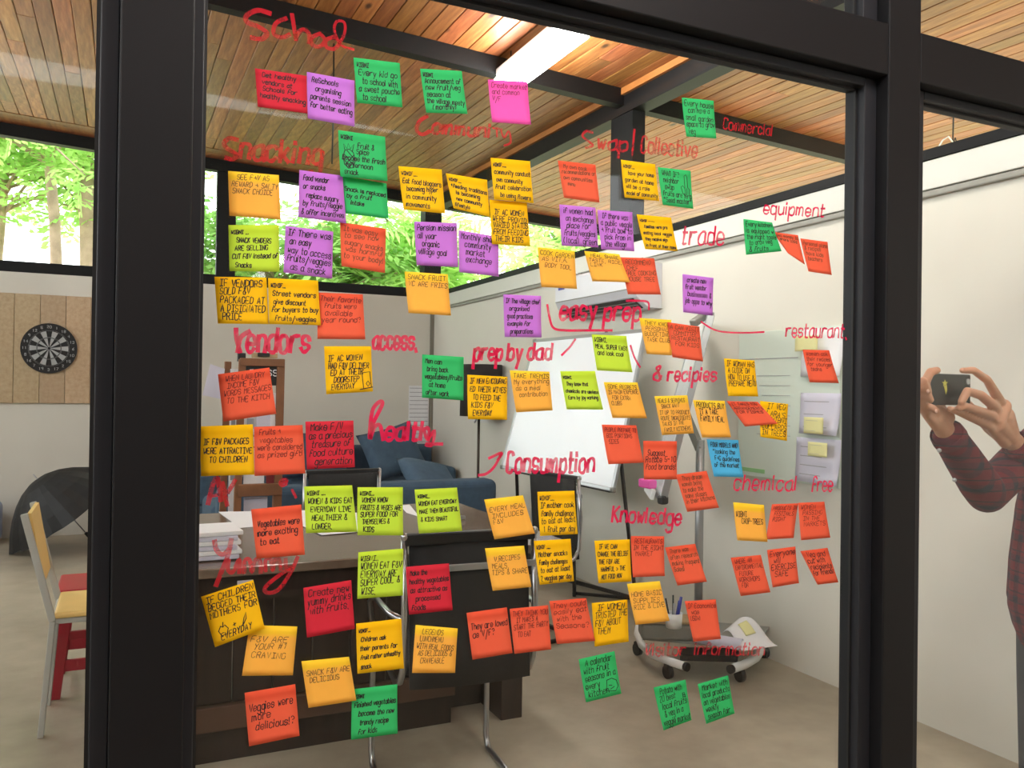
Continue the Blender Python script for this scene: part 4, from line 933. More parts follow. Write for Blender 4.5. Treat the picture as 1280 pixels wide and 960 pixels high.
# colour, corners (TL TR BR BL) as seen, text, ink, first line height v0, line pitch, layer, words for the label
N = [
('R',(318.6,85.5,383,95,384,142.5,322,134),"Get healthy/vendors at/Schools for/healthy snacking",'k',0),
('P',(383.5,90,443,101,442.5,159,384,149),"ReSchools/organising/parents session/for better eating",'k',0),
('G',(441.6,72,499.5,79,502.5,135,446,129),"WIBNI/Every kid go/to school with/a sweet pouche/to school",'k',0),
('G',(525,86,577,89,583,143.5,531.6,142),"WIBNI/Annoucement of/new fruit~veg/season at/the village meety/(monthly)",'k',0),
('K',(609.7,99.6,659,102,662,157,614,153.5),"Create market/and common/V~F",'r',0),
('G',(852,122,891.7,126,893.6,174,856,171.5),"Every house/can have a/small garden/space to grow/veg",'k',0),
('G',(421.7,163.6,480.3,172,482.6,228,424,222),"WIBNI/     Fruit &/     Spice/become the fresh/afternoon/snack",'k',2),
('G',(426,220,483,229.5,485,273.7,430,267),"/Snack is replaced/by a fruit/intake",'k',0),
('A',(285,213.7,348.5,219,350.6,275,286.6,270),"SEE F+V AS/REWARD + SALTY/SNACK CHOICE",'b',0),
('P',(373.8,213,427.6,220,432,280,372,272),"Food vendor/or snacks/replace sugary/by fruits~veggie/& offer incentives",'k',1),
('Y',(497.8,207.7,552,212,555.4,267.7,503.3,262.5),"WINIF..../Eat food bloggers/becoming hyper/in community/movements",'k',0),
('Y',(557,216.6,608.7,225,611,271.6,565.7,261),"WINIF..../*feeding traditions/is becoming/new community/lifestyle",'k',0),
('Y',(611.8,198,661,202.4,664.5,255,615.6,250.5),"WINIF...../community conduct/own community/fruit celebration/be using flowers",'k',2),
('Y',(611,250,657.7,254,661.4,308.6,613.8,305.5),"/IF AC WOMEN/WERE PROVID/VARIED STATUS/FROM FEEDING/THEIR KIDS",'k',1),
('O',(697,200.7,744,206,748.6,253.6,704,247.6),"My own cook/recommendations or/own communities/menu",'b',0),
('Y',(776,199.8,818.8,205.5,822.5,252,779,247.6),"WINIF..../have your home/garden at home/will be a role/model of community",'k',0),
('G',(822,209,863,213.7,864.8,261.7,826.8,256.6),"WHAT IF?/neighbor/swap/fruits are to a/\"Seed master\"",'k',0),
('P',(699,255.7,744,259.6,747,309.5,701,307.7),"if women had/an exchange/place for/fruits~veggies/(local) green",'k',0),
('P',(746.6,262.5,790,265.3,791.6,314.6,750,312),"If there was/a public veggie/+ fruit bowl to/pick from in/the village",'k',0),
('Y',(795.6,268,838.5,272,845.5,314.4,804.5,312),"WINIF ----/families were pro/eating local veggie/they receive sign/in front of their home",'k',0),
('G',(928,274,963.8,278.4,974.6,314.5,930,319),"Every kitchen/is equipped w/the right tools/to grow veg/& fruits",'k',1),
('O',(966,290,997,294,1005,331,984,317),"Get money to/share tools",'b',0),
('O',(1000,298,1034,302.5,1038,344,1009,339.5),"Personal plans/& recipes/have kids/teachers",'b',0),
('L',(285.4,281.4,348.5,281.4,349,340,286.6,339),"WIBNI .../SNACK VENDERS/ARE SELLING/CUT F&V instead of/Snacks",'k',0),
('P',(357,282.3,416.4,289.7,414.3,349,353.7,341),"If There was/an easy/way to access/fruits~veggies/as a snack",'k',0),
('O',(425,277.7,482.3,286,480.3,341.8,426,333),"It was easy/to see how/sugary snacks/was harmful/to your body!",'b',0),
('P',(517.6,277,570.9,278.9,571.7,334.4,520,331.8),"Persian mission/all year/organic/village goal",'k',0),
('P',(573,287.6,623,296,622.8,346,573.4,340.4),"Monthly share/community/market/exchange",'k',0),
('A',(672,309,718,314,719.7,361.5,675,359),"COOK GARDEN/AS VIT.A./BODY TOOL",'b',0),
('A',(729.4,314,773,318,785.3,353.4,738.4,352),"MEAL SHARE/TASTE, RICE,/LINK",'b',1),
('O',(775,321.5,817.4,323,824.7,368.4,783.4,368),"RECOMMEND/CHEF/FREE COOKING/HOUSE TREE",'b',0),
('P',(853,342.6,891.6,347.5,889.3,394.7,852.8,390.4),"create new/fruit vendor/businesses &/job opps to why",'k',0),
('Y',(268,346,333,347,335.6,405.4,272,404.6),"IF VENDORS/SOLD F&V/PACKAGED AT/A DISIGNATED/PRICE",'k',0),
('Y',(334.7,347.8,397,351,400,407,335.6,405.4),"WINIF.../Street vendors/give discount/for buyers to buy/fruits~veggies",'k',1),
('O',(397,365.6,453.4,368,456,424.3,396.2,423.8),"Their favorite/fruits were/available/year round?",'r',0),
('A',(505.6,339.4,559.4,343,562.6,394.7,509.7,391.5),"SNACK FRUIT/VC ARE FRIES",'b',0),
('P',(629,368,676,370,675.6,422,629.7,421.3),"If The village chef/organised/good practices/example for/preparations",'k',0),
('Y',(405,432.8,463.7,432.8,465.6,489.4,407.4,492.8),"/IF AC WOMEN/HAD F&V DELIVER/ED AT THEIR/DOORSTEP/EVERYDAY",'k',0),
('O',(272.3,467.8,336.6,459.4,345,517.2,279,527),"WHEN LAUNDRY/INCOME F&V/WORDS MESSAGES/TO THE KITCH",'r',0),
('G',(527.5,443,579.4,446.3,578.7,500.6,527,497),"Men can/bring back/vegetables~fruits/at home/after work",'k',0),
('Y',(584,468.4,634,471,632.8,524.7,583.7,523.8),"IF MEN ENCOURAG/ED THEIR WIVES/TO FEED THE/KIDS F&V/EVERYDAY",'k',0),
('A',(637,463,686.5,464.6,689.7,512.9,644,515.3),"TAKE TREMIS/My everything/as a meal/contribution",'b',0),
('L',(739.4,418,782.5,420,789,465.4,745,463),"WIBNI./MEAL SUPER EASY/and look cool",'k',0),
('L',(700,464,743.5,463.7,752,512,707,511.6),"WIBNI./They knew that/chemicals are useless/Earn by joy working",'k',0),
('A',(754.4,477.6,796.6,478,807.4,522.8,764.3,522.3),"SOME REGRETS/IS MAIN EXPENSE/FOR EXTRA/CLUBS",'b',0),
('A',(799,397.5,838.8,399.8,837.8,444.4,806.9,442.5),"THEY KNOW/PERSONAL/BUDGETING/TASK CLUB",'b',0),
('O',(833,402.8,873,408.4,876.8,452,838.8,446.6),"A CAN VISIT/COMMITTEE/RESTAURANT/FOR KIDS",'b',1),
('Y',(904.7,448,942.8,450.6,946.3,495.6,908.4,495),"IF WOMAN HAS/A GUIDE ON/HOW TO USE &/PREPARE MENU",'k',0),
('O',(1003,437,1036,437.8,1047,479,1010.6,477.8),"Women ask/their recipes/for younger/teams",'r',0),
('A',(817.8,495.3,858.8,494,866.5,541.6,826.6,543.8),"MEALS & SERVINGS/SNACK WANT/IT UP TO PRODUCT/ROUTE INGREDIENTS/TALKS IN THE/FAMILY KITCHENS",'b',0),
('A',(866,500,905.6,501,911.6,546.3,876,546.8),"PRODUCTS BUY/IT A TAKE/FAMILY MEAL",'k',0),
('O',(907,501.3,946,502.2,969.4,529.4,929,533),"IT TAKES YOU/ARRANGEMENTS/FOR FISHES",'r',1),
('Y',(949.7,501,984.8,505,981.6,551,948.4,546),"  IT VEG/  LARA'S/    WIBNI/COLLARDS/IN TREES",'k',0),
('O',(752,530.7,795,531.6,803,578,758.5,580),"PEOPLE PREPARE TO/BIG PORTIONS/SIZES",'r',0),
('O',(803.7,551,845.7,551.5,845,599,804,599.3),"/Suggest/Rotate 5-10/food brands!",'k',0),
('B',(883,549,922.5,550,927.8,596.3,891,595.4),"FOUR MODELS AND/\"looking the/F+G guidelines/of the market",'k',0),
('O',(843.7,593,882,588.4,896.3,634,857,639.4),"They dream/women being/to make the/same stages/in their kitchens",'b',1),
('A',(915.4,627.5,953.8,631,957,676.8,919,674.8),"/WIBNI/   CROP-TREES",'k',1),
('O',(964.7,630.3,997.5,629,990,672,956,674),"PRODUCTS IN/FESTIVALS/RIGHT",'r',0),
('O',(997.5,628.5,1030,627,1036.3,671.6,1000,675),"WOMEN/PASSING/IN THE/MARKETS",'r',0),
('O',(913,697,950.6,693.5,962,740,924.8,744.7),"WHERE AN/ENVIRONMENTAL/FUTURE/WORKSHOPS/FOR",'r',0),
('O',(958.5,687.5,993.8,683,997,728.4,964.3,733.8),"Everyone/will/EXERCISE/SAFE",'k',0),
('O',(1000,688.8,1034,684.7,1046.8,727.4,1021,730.6),"Veg and/cut with/recipients/for friends",'k',0),
('Y',(249.4,533,316,530.3,317.8,593,251,595),"/IF F&V PACKAGES/WERE ATTRACTIVE/TO CHILDREN",'k',0),
('O',(317.3,533.5,377.8,531,381,591.3,317.8,594.6),"Fruits +/vegetables/were considered/as prized gift!",'r',1),
('R',(381.6,527,441.6,525.6,443,583.8,383.4,586.6),"Make F~V/as a precious/treasure of/food culture/generation",'k',0),
('O',(313.7,636.6,376.5,630.6,380.6,693,320.6,698),"/Vegetables were/more exciting/to eat",'k',0),
('L',(380,608,440,606.6,446,664.4,382,666),"WIBNI ..../WOMEN & KIDS EAT/EVERYDAY LIVE/HEALTHIER &/LONGER.",'k',0),
('L',(446.8,609,503.4,609,503,668.7,446,668.5),"WIBNI.../WOMEN KNOW/FRUITS & VEGES ARE/SUPER FOOD FOR/THEMSELVES &/KIDS",'k',0),
('L',(518,611.9,571,609.4,577,663.4,523,666.6),"WIBNI.../WOMEN EAT EVERYDAY/MAKE THEM BEAUTIFUL/& KIDS SMART",'k',0),
('A',(605,624.4,653.4,619,667,666.3,617,673.8),"/EVERY MEAL/INCLUDES/F&V",'b',0),
('Y',(671.5,614.7,717.8,613.4,720.6,667,673.8,669.5),"WINIF..../If mother cook/family challenge/to eat at least/1 fruit per day",'k',0),
('L',(447.8,690.3,503.8,685.6,503,743.8,446,748),"WIBNI../WOMEN EAT F&V/EVERYDAY ARE/SUPER COOL &/WISE.",'k',0),
('R',(507,708.5,561,704,565,762,510.6,767.8),"Make the/healthy vegetables/as attractive as/processed/foods",'k',0),
('A',(606,685.3,654.8,682,663,733,614.6,737.8),"/V.RECIPES/MEALS,/TIPS & SHARE",'b',0),
('Y',(667,676,713,673.4,716.5,726,673.4,730.6),"WINIF ...../Mother snacks/family challenges/to eat at least/2 veggies per day",'k',0),
('Y',(742.6,675.7,786.8,674,788.5,726.5,747.4,728.8),"IF WE CAN/CHANGE THE BELIEF/THE F&V ARE/HARMFUL > THE/NOT FOOD NOW",'k',0),
('O',(788.5,670,830,670.3,829,719.4,789.4,720.9),"RESTAURANTS/IN THE RIGHT/MARKET",'r',0),
('O',(830,684,867.8,679.4,880.6,726,844.4,731),"There was/often research/making frequent/Sales!",'b',1),
('A',(782,729,822.8,725.6,833.7,774.7,791,779.4),"/HOME BASIC/SUPPLIES/RICE & LIVE",'b',2),
('O',(855.6,751.3,894.4,749,900,798,866,801.8),"If Economics/was/USDA!",'r',0),
('Y',(250.9,745,316,724,330,784,268,807),"IF CHILDREN/BEGGED THEIR/MOTHERS FOR///EVERYDAY",'k',2),
('A',(312,781,371.6,783,365.6,843.4,302,843.8),"/F&V ARE/YOUR #1/CRAVING",'b',0),
('R',(379,734.8,438.8,725,443,785.4,383.4,796.6),"Create new/yummy drinks/with fruits.",'k',0),
('A',(376,825.4,435.4,819.8,444,873.8,384.4,882.8),"/SNACK F&V ARE/DELICIOUS",'b',2),
('Y',(445,779.4,501.6,773,503.8,834.4,446,841.3),"WINIF.../Children ask/their parents for/fruit rather unhealthy/snack",'k',0),
('A',(519.4,781,571.9,785.4,568,840.4,514.3,840.4),"LEGENDS/LUNCHMENU/WITH REAL FOODS/AS DELICIOUS &/CRAVEABLE",'b',0),
('O',(583,766,633.4,759,639.8,815.6,589.7,824),"/They are loved/as V~F?",'k',0),
('O',(637,761,685,756.3,687.4,810.7,641.9,816.5),"THEY THINK YOU/IT MAKES A/START THE PARTY/TO EAT",'r',0),
('O',(685.6,751,731.5,747,741.8,800,694.4,804),"They could/easily eat/with the/Seasons?",'r',1),
('Y',(739.4,753.7,784,749.4,785,801.5,742.6,807.9),"IF WOMEN/TRUSTED THE/F&V ABOUT/THEM",'k',0),
('G',(723,824,767.9,813.8,775,865.9,731.3,877),"A calendar/with fruit/seasons in a/every/kitchen",'k',0),
('O',(305.6,865.9,369,855,374,918.8,310.9,931.9),"/Veggies were/more/delicious!?",'k',0),
('G',(440,861.5,496.5,855,496,915.6,438.2,923.8),"WIBNI/Finished vegetables/become the new/trendy recipe/for kids",'k',0),
('G',(816.6,859.3,856.6,849.4,863,899,827.5,911.8),"Potato with/20 best/local fruits/& veg in a/veggie market",'k',0),
('G',(871.9,855,909.8,844,916.9,891,881,903.8),"Market with/local products/on vegetables/weekly/season fair",'k',0),
]
DOOD = {
 'Fruit &': [[(.12,.42),(.08,.55),(.10,.72),(.18,.80),(.28,.78),(.33,.62),(.30,.45),(.22,.38),(.12,.42)],[(.12,.40),(.10,.28),(.17,.38),(.20,.26),(.24,.37),(.32,.26),(.28,.42)],[(.10,.5),(.30,.74)],[(.1,.62),(.22,.79)],[(.31,.5),(.12,.72)],[(.3,.62),(.2,.78)],[(.17,.42),(.32,.6)]],
 'neighbor': [[(.70,.62),(.66,.45),(.72,.42),(.78,.5),(.78,.16),(.83,.12),(.87,.18),(.87,.45),(.92,.5),(.9,.66),(.8,.7),(.70,.62)],[(.78,.5),(.80,.64)],[(.84,.48),(.84,.62)]],
 'DOORSTEP': [[(.78,.58),(.80,.92),(.97,.90),(.95,.56),(.78,.58)],[(.86,.82),(.90,.76),(.94,.82),(.90,.88),(.86,.82)],[(.72,.94),(1.0,.90)]],
 'BEGGED THEIR': [[(.20,.66),(.14,.74),(.18,.84),(.28,.84),(.33,.74),(.28,.66),(.24,.69),(.20,.66)],[(.24,.68),(.26,.60)],[(.43,.72),(.49,.70)],[(.46,.68),(.46,.74)],[(.60,.80),(.66,.66),(.72,.56),(.70,.68),(.60,.80)]],
 'every': [[(.66,.62),(.62,.86),(.86,.90),(.95,.80),(.92,.66),(.80,.60),(.66,.62)],[(.70,.74),(.78,.76)],[(.72,.84),(.84,.80)]],
 '20 best': [[(.84,.30),(.90,.30),(.92,.42),(.84,.44),(.84,.30)],[(.84,.34),(.92,.36)],[(.85,.39),(.92,.40)]],
}
INK = {'k': ('ink', .00145), 'b': ('inkthin', .00105), 'r': ('inkred', .00105)}
NY = Vector((0, -1, 0))
for idx, (c, q, txt, ink, layer) in enumerate(N):
    rnd = random.Random(100+idx)
    cs = [PY(q[i*2], q[i*2+1], GY) for i in range(4)]
    cen = sum(cs, Vector())/4
    off0 = .0008+layer*.0022; curl = rnd.uniform(.002, .006); sk = rnd.uniform(-.4, .4)
    def sf(u, v, e=0, cs=cs, off0=off0, curl=curl, sk=sk, cen=cen):
        p = (cs[0]*(1-u)+cs[1]*u)*(1-v)+(cs[3]*(1-u)+cs[2]*u)*v-cen
        p.y = -(off0+curl*max(0, v-.15)**1.7*(1+sk*(u-.5))+e); return p
    col, mat = NOTE[c]
    words = [t.replace('~', '/') for t in txt.split('/')]
    lab = ' '.join(' '.join(w_ for w_ in words if w_.strip() and not w_.startswith(('WIBNI', 'WINIF'))).replace('"', '').split()[:6])
    o = MB().grid(sf, 6, 8, uv=True).build('sticky_note', mat, normals=False); o.location = cen
    m = o.modifiers.new('thickness', 'SOLIDIFY'); m.thickness = .0003; m.offset = 0
    tag(o, f"{col} sticky note on the glass reading {lab}", 'sticky note', 'sticky notes on the glass partition')
    imat, iw = INK[ink]
    n = len(words); thin = ink != 'k'
    Wd = ((cs[1]-cs[0]).length+(cs[2]-cs[3]).length)/2; Hd = ((cs[3]-cs[0]).length+(cs[2]-cs[1]).length)/2
    pitch = min(.18 if not thin else .155, .90/n); bmk = bmesh.new()
    mx = max(text_strokes(w_, rnd)[1] for w_ in words if w_)
    sy = pitch/7.6 if not thin else pitch/8.4
    sx = min(sy*.88, .84/mx); sy = min(sy, sx*1.9)
    v = .05+pitch*.80
    for li, ln in enumerate(words):
        st, wdt = text_strokes(ln, rnd, slant=rnd.uniform(.12, .3), jit=.34)
        head = ln.startswith(('WIBNI', 'WINIF'))
        sl = min(sx*rnd.uniform(1, 1.25), .90/wdt); syl = sy
        if head and n > 3: sl *= .85; syl *= .75
        u0 = .05 if head else rnd.uniform(.06, max(.065, min(.18, .94-wdt*sl)))
        dv = rnd.uniform(-.04, .04)
        if u0+wdt*sl > .97: u0 = max(.02, .97-wdt*sl)
        for pl in st:
            if len(pl) > 2 and rnd.random() < .8: pl = smooth(pl, 2)
            pts = [sf(u0+x*sl, v+dv*(x*sl)-y*syl, .0005) for x, y in pl]
            ribbon(bmk, pts, iw*rnd.uniform(.8, 1.15), NY)
        v += pitch
    for key, dl in DOOD.items():
        if any(w_.strip() == key for w_ in words):
            for pl in dl: ribbon(bmk, [sf(x, y, .0005) for x, y in pl], iw, NY)
    me = bpy.data.meshes.new('handwriting'); bmk.to_mesh(me); bmk.free(); me.materials.append(M[imat])
    h = bpy.data.objects.new('handwriting', me); COL.objects.link(h); h.parent = o

# ------------------------------------------------------------------ red marker words on the pane
def marker_words(label, items, mat='marker'):
    """items: (text, x0, y0, x1, y1, x-height px, width px) baseline ends as seen, or a list of points"""
    bm = bmesh.new(); rnd = random.Random(hash_(label))
    for it in items:
        if isinstance(it[0], str):
            t, x0, y0, x1, y1, xh, wd = it
            st, wdt = text_strokes(t, rnd, slant=.20, jit=.22)
            k = math.hypot(x1-x0, y1-y0)/wdt; ux_, uy_ = (x1-x0)/math.hypot(x1-x0, y1-y0), (y1-y0)/math.hypot(x1-x0, y1-y0)
            for pl in st:
                pl = smooth(pl, 4)
                pts = [PY(x0+ux_*a*k+uy_*0, y0+uy_*a*k-b*xh/4.0, GY)+Vector((0, -.0004, 0)) for a, b in pl]
                ww = [wd/F_PX*1.55*(1+.18*math.sin(i*.9)) for i in range(len(pts))]
                ribbon(bm, pts, ww, NY)
        else:
            pl = smooth(it[0], 5); wd = it[1]
            pts = [PY(a, b, GY)+Vector((0, -.0004, 0)) for a, b in pl]; ribbon(bm, pts, wd/F_PX*1.55, NY)
    me = bpy.data.meshes.new('marker_word'); bm.to_mesh(me); bm.free(); me.materials.append(M[mat])
    o = bpy.data.objects.new('marker_word', me); COL.objects.link(o); o.parent = W3; o['label'] = label
def hash_(s): return sum(ord(c)*(i+1) for i, c in enumerate(s))
marker_words('red marker word School at the top left', [([(338,17),(322,13),(308,20),(309,28),(322,33),(334,42),(326,49),(314,47)], 5.2), ([(358,23),(345,29),(342,42),(352,47),(362,43)], 4.6), ([(365,18),(370,50)], 4.6), ([(369,45),(378,37),(386,42),(386,54)], 4.6), ([(400,42),(390,47),(390,56),(400,58),(406,50),(400,42)], 4.4), ([(418,46),(408,50),(408,59),(418,61),(424,53),(418,46)], 4.4), ([(424,56),(431,40),(430,28),(421,27),(418,38),(426,56),(442,62)], 3.2)], 'markerlt')
marker_words('red marker word Snacking above the snack notes', [([(297,175),(286,173),(280,180),(286,187),(296,194),(290,199),(282,197)], 4.8), ("nacking", 300, 198, 402, 206, 18, 4.2)], 'markerlt')
marker_words('red marker word Community under the green note', [([(534,145),(524,152),(521,163),(528,168),(537,164)], 4.6), ("ommuni", 540, 166, 612, 172, 11, 3.6), ([(616,160),(627,162)], 2.6), ([(621,160),(621,171)], 2.6), ([(626,163),(630,172),(636,164),(638,178),(630,182)], 2.6)], 'markerlt')
marker_words('red marker words Swap/Collective across the far steel post', [([(741,166),(733,164),(728,170),(736,177),(741,182),(732,185)], 3.4), ("wap", 746, 186, 784, 189, 12, 3.4), ([(793,162),(790,194)], 3.2), ("Collective", 801, 190, 871, 197, 13, 3.2)], 'markerlt')
marker_words('faint red marker word Commercial at the top right', [("Commercial", 904, 161, 965, 170, 9, 1.9)], 'markerlt')
marker_words('red marker word trade over the right wall', [("trade", 852, 305, 904, 306, 15, 3.2)])
marker_words('red marker word equipment at the upper right', [("equipment", 954, 267, 1030, 271, 10, 2.8)])
marker_words('pink-red marker word Vendors over the brown rack', [([(295,411),(296,424),(300,440)], 5), ([(312,414),(301,422),(297,440)], 5), ("endors", 308, 440, 386, 440, 20, 4.2)])
marker_words('red marker word access over the back wall', [("access.", 466, 436, 521, 436, 15, 3.6)])
marker_words('red marker words easy prep with a red bracket', [("easy", 700, 399, 745, 399, 16, 4.0), ("prep", 755, 400, 800, 400, 15, 4.0), ([(684,381),(687,398),(692,410),(706,413),(735,413),(765,413)], 3.2), ([(783,376),(800,376),(810,378),(811,387)], 3.0), ([(788,432),(793,447),(800,459)], 3.0), ([(719,424),(712,434),(702,444)], 3.0)])
marker_words('red marker words prep by dad left of the whiteboard', [("prep", 592, 450, 627, 450, 14, 3.8), ("by", 634, 450, 652, 450, 14, 3.8), ("dad", 659, 449, 689, 449, 13, 3.8)])
marker_words('red marker words and recipies right of the whiteboard', [("&", 816, 475, 826, 475, 11, 3.6), ("recipies", 834, 476, 895, 476, 11, 3.4)])
marker_words('red marker word restaurant over the pinned papers', [("restaurant.", 982, 421, 1058, 422, 11, 2.8), ([(876,402),(890,411),(905,415),(930,416),(955,415)], 2.6)])
marker_words('large red marker word healthy above the sofa', [([(463,548),(466,530),(478,505),(473,503),(465,515),(462,548),(468,534),(475,532),(479,550)], 4.6), ("ealth", 482, 550, 535, 550, 15, 4.4), ([(530,536),(534,549),(543,538),(540,556),(532,555),(553,555)], 4.0)])
marker_words('partly hidden red marker word beside the brown rack', [([(260,630),(266,606),(272,598),(276,626)], 5), ([(262,620),(276,618)], 4), ([(278,603),(284,632)], 4.4), ([(294,600),(284,617),(292,604)], 4.4), ("e", 350, 607, 358, 607, 8, 3), ([(365,612),(370,622)], 3)], 'markerlt')
marker_words('red marker word consumption with a curved arrow', [("Consumption", 633, 590, 742, 590, 16, 4.0), ([(598,594),(608,592),(618,583),(627,566)], 3.6), ([(611,573),(627,566),(622,575)], 3.6)])
marker_words('red marker words chemical free under the glass board', [("chemical", 917, 612, 995, 613, 12, 2.8), ("free", 1015, 614, 1040, 614, 12, 2.8)])
marker_words('red marker word knowledge right of the easel legs', [("Knowledge", 765, 652, 851, 656, 13, 3.4)])
marker_words('large red marker word Yummy over the table edge', [([(268,676),(271,688),(279,693),(288,684)], 5), ([(289,674),(285,694),(277,714),(270,732)], 5), ([(286,700),(285,712),(291,715),(299,699),(299,716)], 4.4), ([(305,716),(306,701),(312,700),(315,715),(319,700),(325,701),(326,716)], 4.4), ([(332,714),(332,700),(338,699),(341,713),(344,699),(349,700),(351,712)], 4.2), ([(357,698),(358,710),(365,710)], 4.2), ([(372,696),(363,716),(348,737),(335,741),(331,735),(345,722),(366,708)], 4.4)], 'markerlt')
marker_words('faint red marker words Visitor information over the wheeled base', [("Visitor", 806, 819, 856, 819, 10, 2.4), ("information", 868, 818, 955, 819, 10, 2.4)], 'markerlt')

# writing on the dartboard rim, rack sign and whiteboard
def write(text, org, ux, uy, h, w, mat, par, name='lettering', nrm=NY, center=False):
    bm = bmesh.new(); st, wd = text_strokes(text, random.Random(5), slant=0, jit=0); k = h/6
    ux = Vector(ux); uy = Vector(uy); o0 = Vector(org)-(ux*wd*k/2+uy*h/2 if center else Vector())
    for pl in st: ribbon(bm, [o0+ux*x*k+uy*y*k for x, y in pl], w, Vector(nrm))
    me = bpy.data.meshes.new(name); bm.to_mesh(me); bm.free(); me.materials.append(M[mat]); o = bpy.data.objects.new(name, me); COL.objects.link(o); o.parent = par; return o
FONT['4'] = [[(3,3),(3,9),(0,5),(4,5)]]; FONT['3'] = [[(0,8),(1,9),(3,9),(4,8),(2,6),(4,5),(3,3),(1,3),(0,4)]]; FONT['6'] = [[(4,9),(1,7),(0,4),(1,3),(3,3),(4,4),(3,6),(0,5)]]
FONT['7'] = [[(0,9),(4,9),(1,3)]]; FONT['8'] = [[(1,6),(0,8),(1,9),(3,9),(4,8),(3,6),(1,6),(0,4),(1,3),(3,3),(4,4),(3,6)]]; FONT['9'] = [[(4,6),(1,6),(0,8),(1,9),(3,9),(4,8),(3,3)]]
for k, nmb in enumerate(ball_nums):
    a = math.radians(18*k); r = .195
    write(str(nmb), (r*math.sin(a), -.0228, r*math.cos(a)), (1, 0, 0), (0, 0, 1), .022, .004, 'dartwhite', db, 'number', center=True)
a, b = RACKSIGN; hs_ = a[2]-b[2]
write('PRESS', (a[0]+.03, -.002, b[2]+hs_*.50), (1, 0, 0), (0, 0, 1), hs_*.30, .006, 'paper', rk)
write('NEWS', (a[0]+.10, -.002, b[2]+hs_*.14), (1, 0, 0), (0, 0, 1), hs_*.2, .004, 'paper', rk) if False else None
# ================================================================== PERSON WITH PHONE
def capsule_body(chains, voxel, name, mat, parent, smooth_it=3, extra=None):
    m = MB()
    for ch in chains:
        pts = [Vector(p) for p, r in ch]; rs = [r for p, r in ch]
        for i in range(len(pts)-1):
            a, b = pts[i], pts[i+1]; L = (b-a).length
            n = max(2, int(L/(min(rs[i], rs[i+1])*.6))+1)
            m.tube([a+(b-a)*k/n for k in range(n+1)], [rs[i]+(rs[i+1]-rs[i])*k/n for k in range(n+1)], 14)
        for p, r in zip(pts, rs): m.ball(p, r, 14)
    if extra: extra(m)
    o = m.build(name, mat, parent)
    md = o.modifiers.new('remesh', 'REMESH'); md.mode = 'VOXEL'; md.voxel_size = voxel; md.use_smooth_shade = True
    md2 = o.modifiers.new('smooth', 'SMOOTH'); md2.iterations = smooth_it; md2.factor = .5
    dg = bpy.context.evaluated_depsgraph_get(); me = bpy.data.meshes.new_from_object(o.evaluated_get(dg)); o.modifiers.clear(); o.data = me
    for p in me.polygons: p.use_smooth = True
    return o
PC = Vector((2.79, 1.64, 0))
pe = thing('person', 'person in red plaid shirt holding a phone up with both hands by the wall', 'person', PC)
def W(px, py, Y): return PY(px, py, Y)-PC
phc = PY(1186, 487, 1.485)
# arms and hands
Rw, Re, Rs = W(1181, 538, 1.535), W(1229, 612, 1.60), Vector((2.645, 1.66, 1.26))-PC
Lw, Le, Ls = W(1263, 548, 1.585), Vector((2.66, 1.57, 1.08))-PC, Vector((2.93, 1.57, 1.26))-PC
F = lambda *a: [(W(x, y, Y), r*1.18) for x, y, Y, r in a]
hands = [
 # image-right hand (the person's left)
 [(Lw, .027), (W(1254, 520, 1.555), .030)],
 [(Lw, .026), (W(1247, 530, 1.55), .024)],
 [(W(1254, 508, 1.545), .022), (W(1247, 524, 1.545), .022)],
 F((1258, 545, 1.58, .018), (1250, 502, 1.54, .0125), (1234, 475, 1.497, .0100), (1217, 463, 1.477, .0085), (1203, 463, 1.474, .0070)),
 F((1258, 548, 1.58, .017), (1243, 508, 1.535, .0125), (1226, 494, 1.468, .0105), (1209, 489, 1.452, .0095), (1202, 502, 1.455, .0085)),
 F((1257, 550, 1.58, .016), (1240, 520, 1.535, .012), (1220, 512, 1.480, .0100), (1204, 507, 1.462, .0090), (1199, 510, 1.462, .0080)),
 F((1256, 553, 1.58, .015), (1236, 532, 1.545, .011), (1213, 522, 1.505, .0090), (1198, 515, 1.488, .0080), (1187, 511, 1.480, .0068)),
 F((1260, 553, 1.59, .017), (1236, 535, 1.58, .0135), (1216, 512, 1.545, .0110), (1203, 498, 1.515, .0085)),
 # image-left hand (the person's right)
 [(Rw, .026), (W(1172, 522, 1.525), .026)],
 [(W(1183, 522, 1.53), .022), (W(1166, 512, 1.52), .020)],
 F((1172, 520, 1.53, .018), (1160, 500, 1.50, .0120), (1156, 478, 1.480, .0105), (1163, 465, 1.477, .0095), (1171, 463, 1.480, .0085)),
 F((1168, 520, 1.53, .016), (1152, 503, 1.49, .0115), (1150, 484, 1.465, .0100), (1154, 476, 1.458, .0090), (1159, 488, 1.456, .0080)),
 F((1166, 524, 1.53, .015), (1152, 508, 1.50, .0105), (1155, 495, 1.470, .0092), (1160, 494, 1.462, .0085), (1163, 500, 1.462, .0078)),
 F((1172, 532, 1.53, .015), (1158, 518, 1.51, .0100), (1159, 508, 1.488, .0088), (1166, 510, 1.477, .0080), (1171, 514, 1.474, .0070)),
 F((1182, 532, 1.54, .017), (1180, 518, 1.55, .0130), (1172, 502, 1.535, .0105), (1170, 490, 1.512, .0085)),
]
hd = Vector((2.80, 1.60, 1.50))-PC
fd = (phc-Vector((2.80, 1.60, 1.50))); fd.z = 0; fd.normalize(); sd_ = Vector((-fd.y, fd.x, 0))
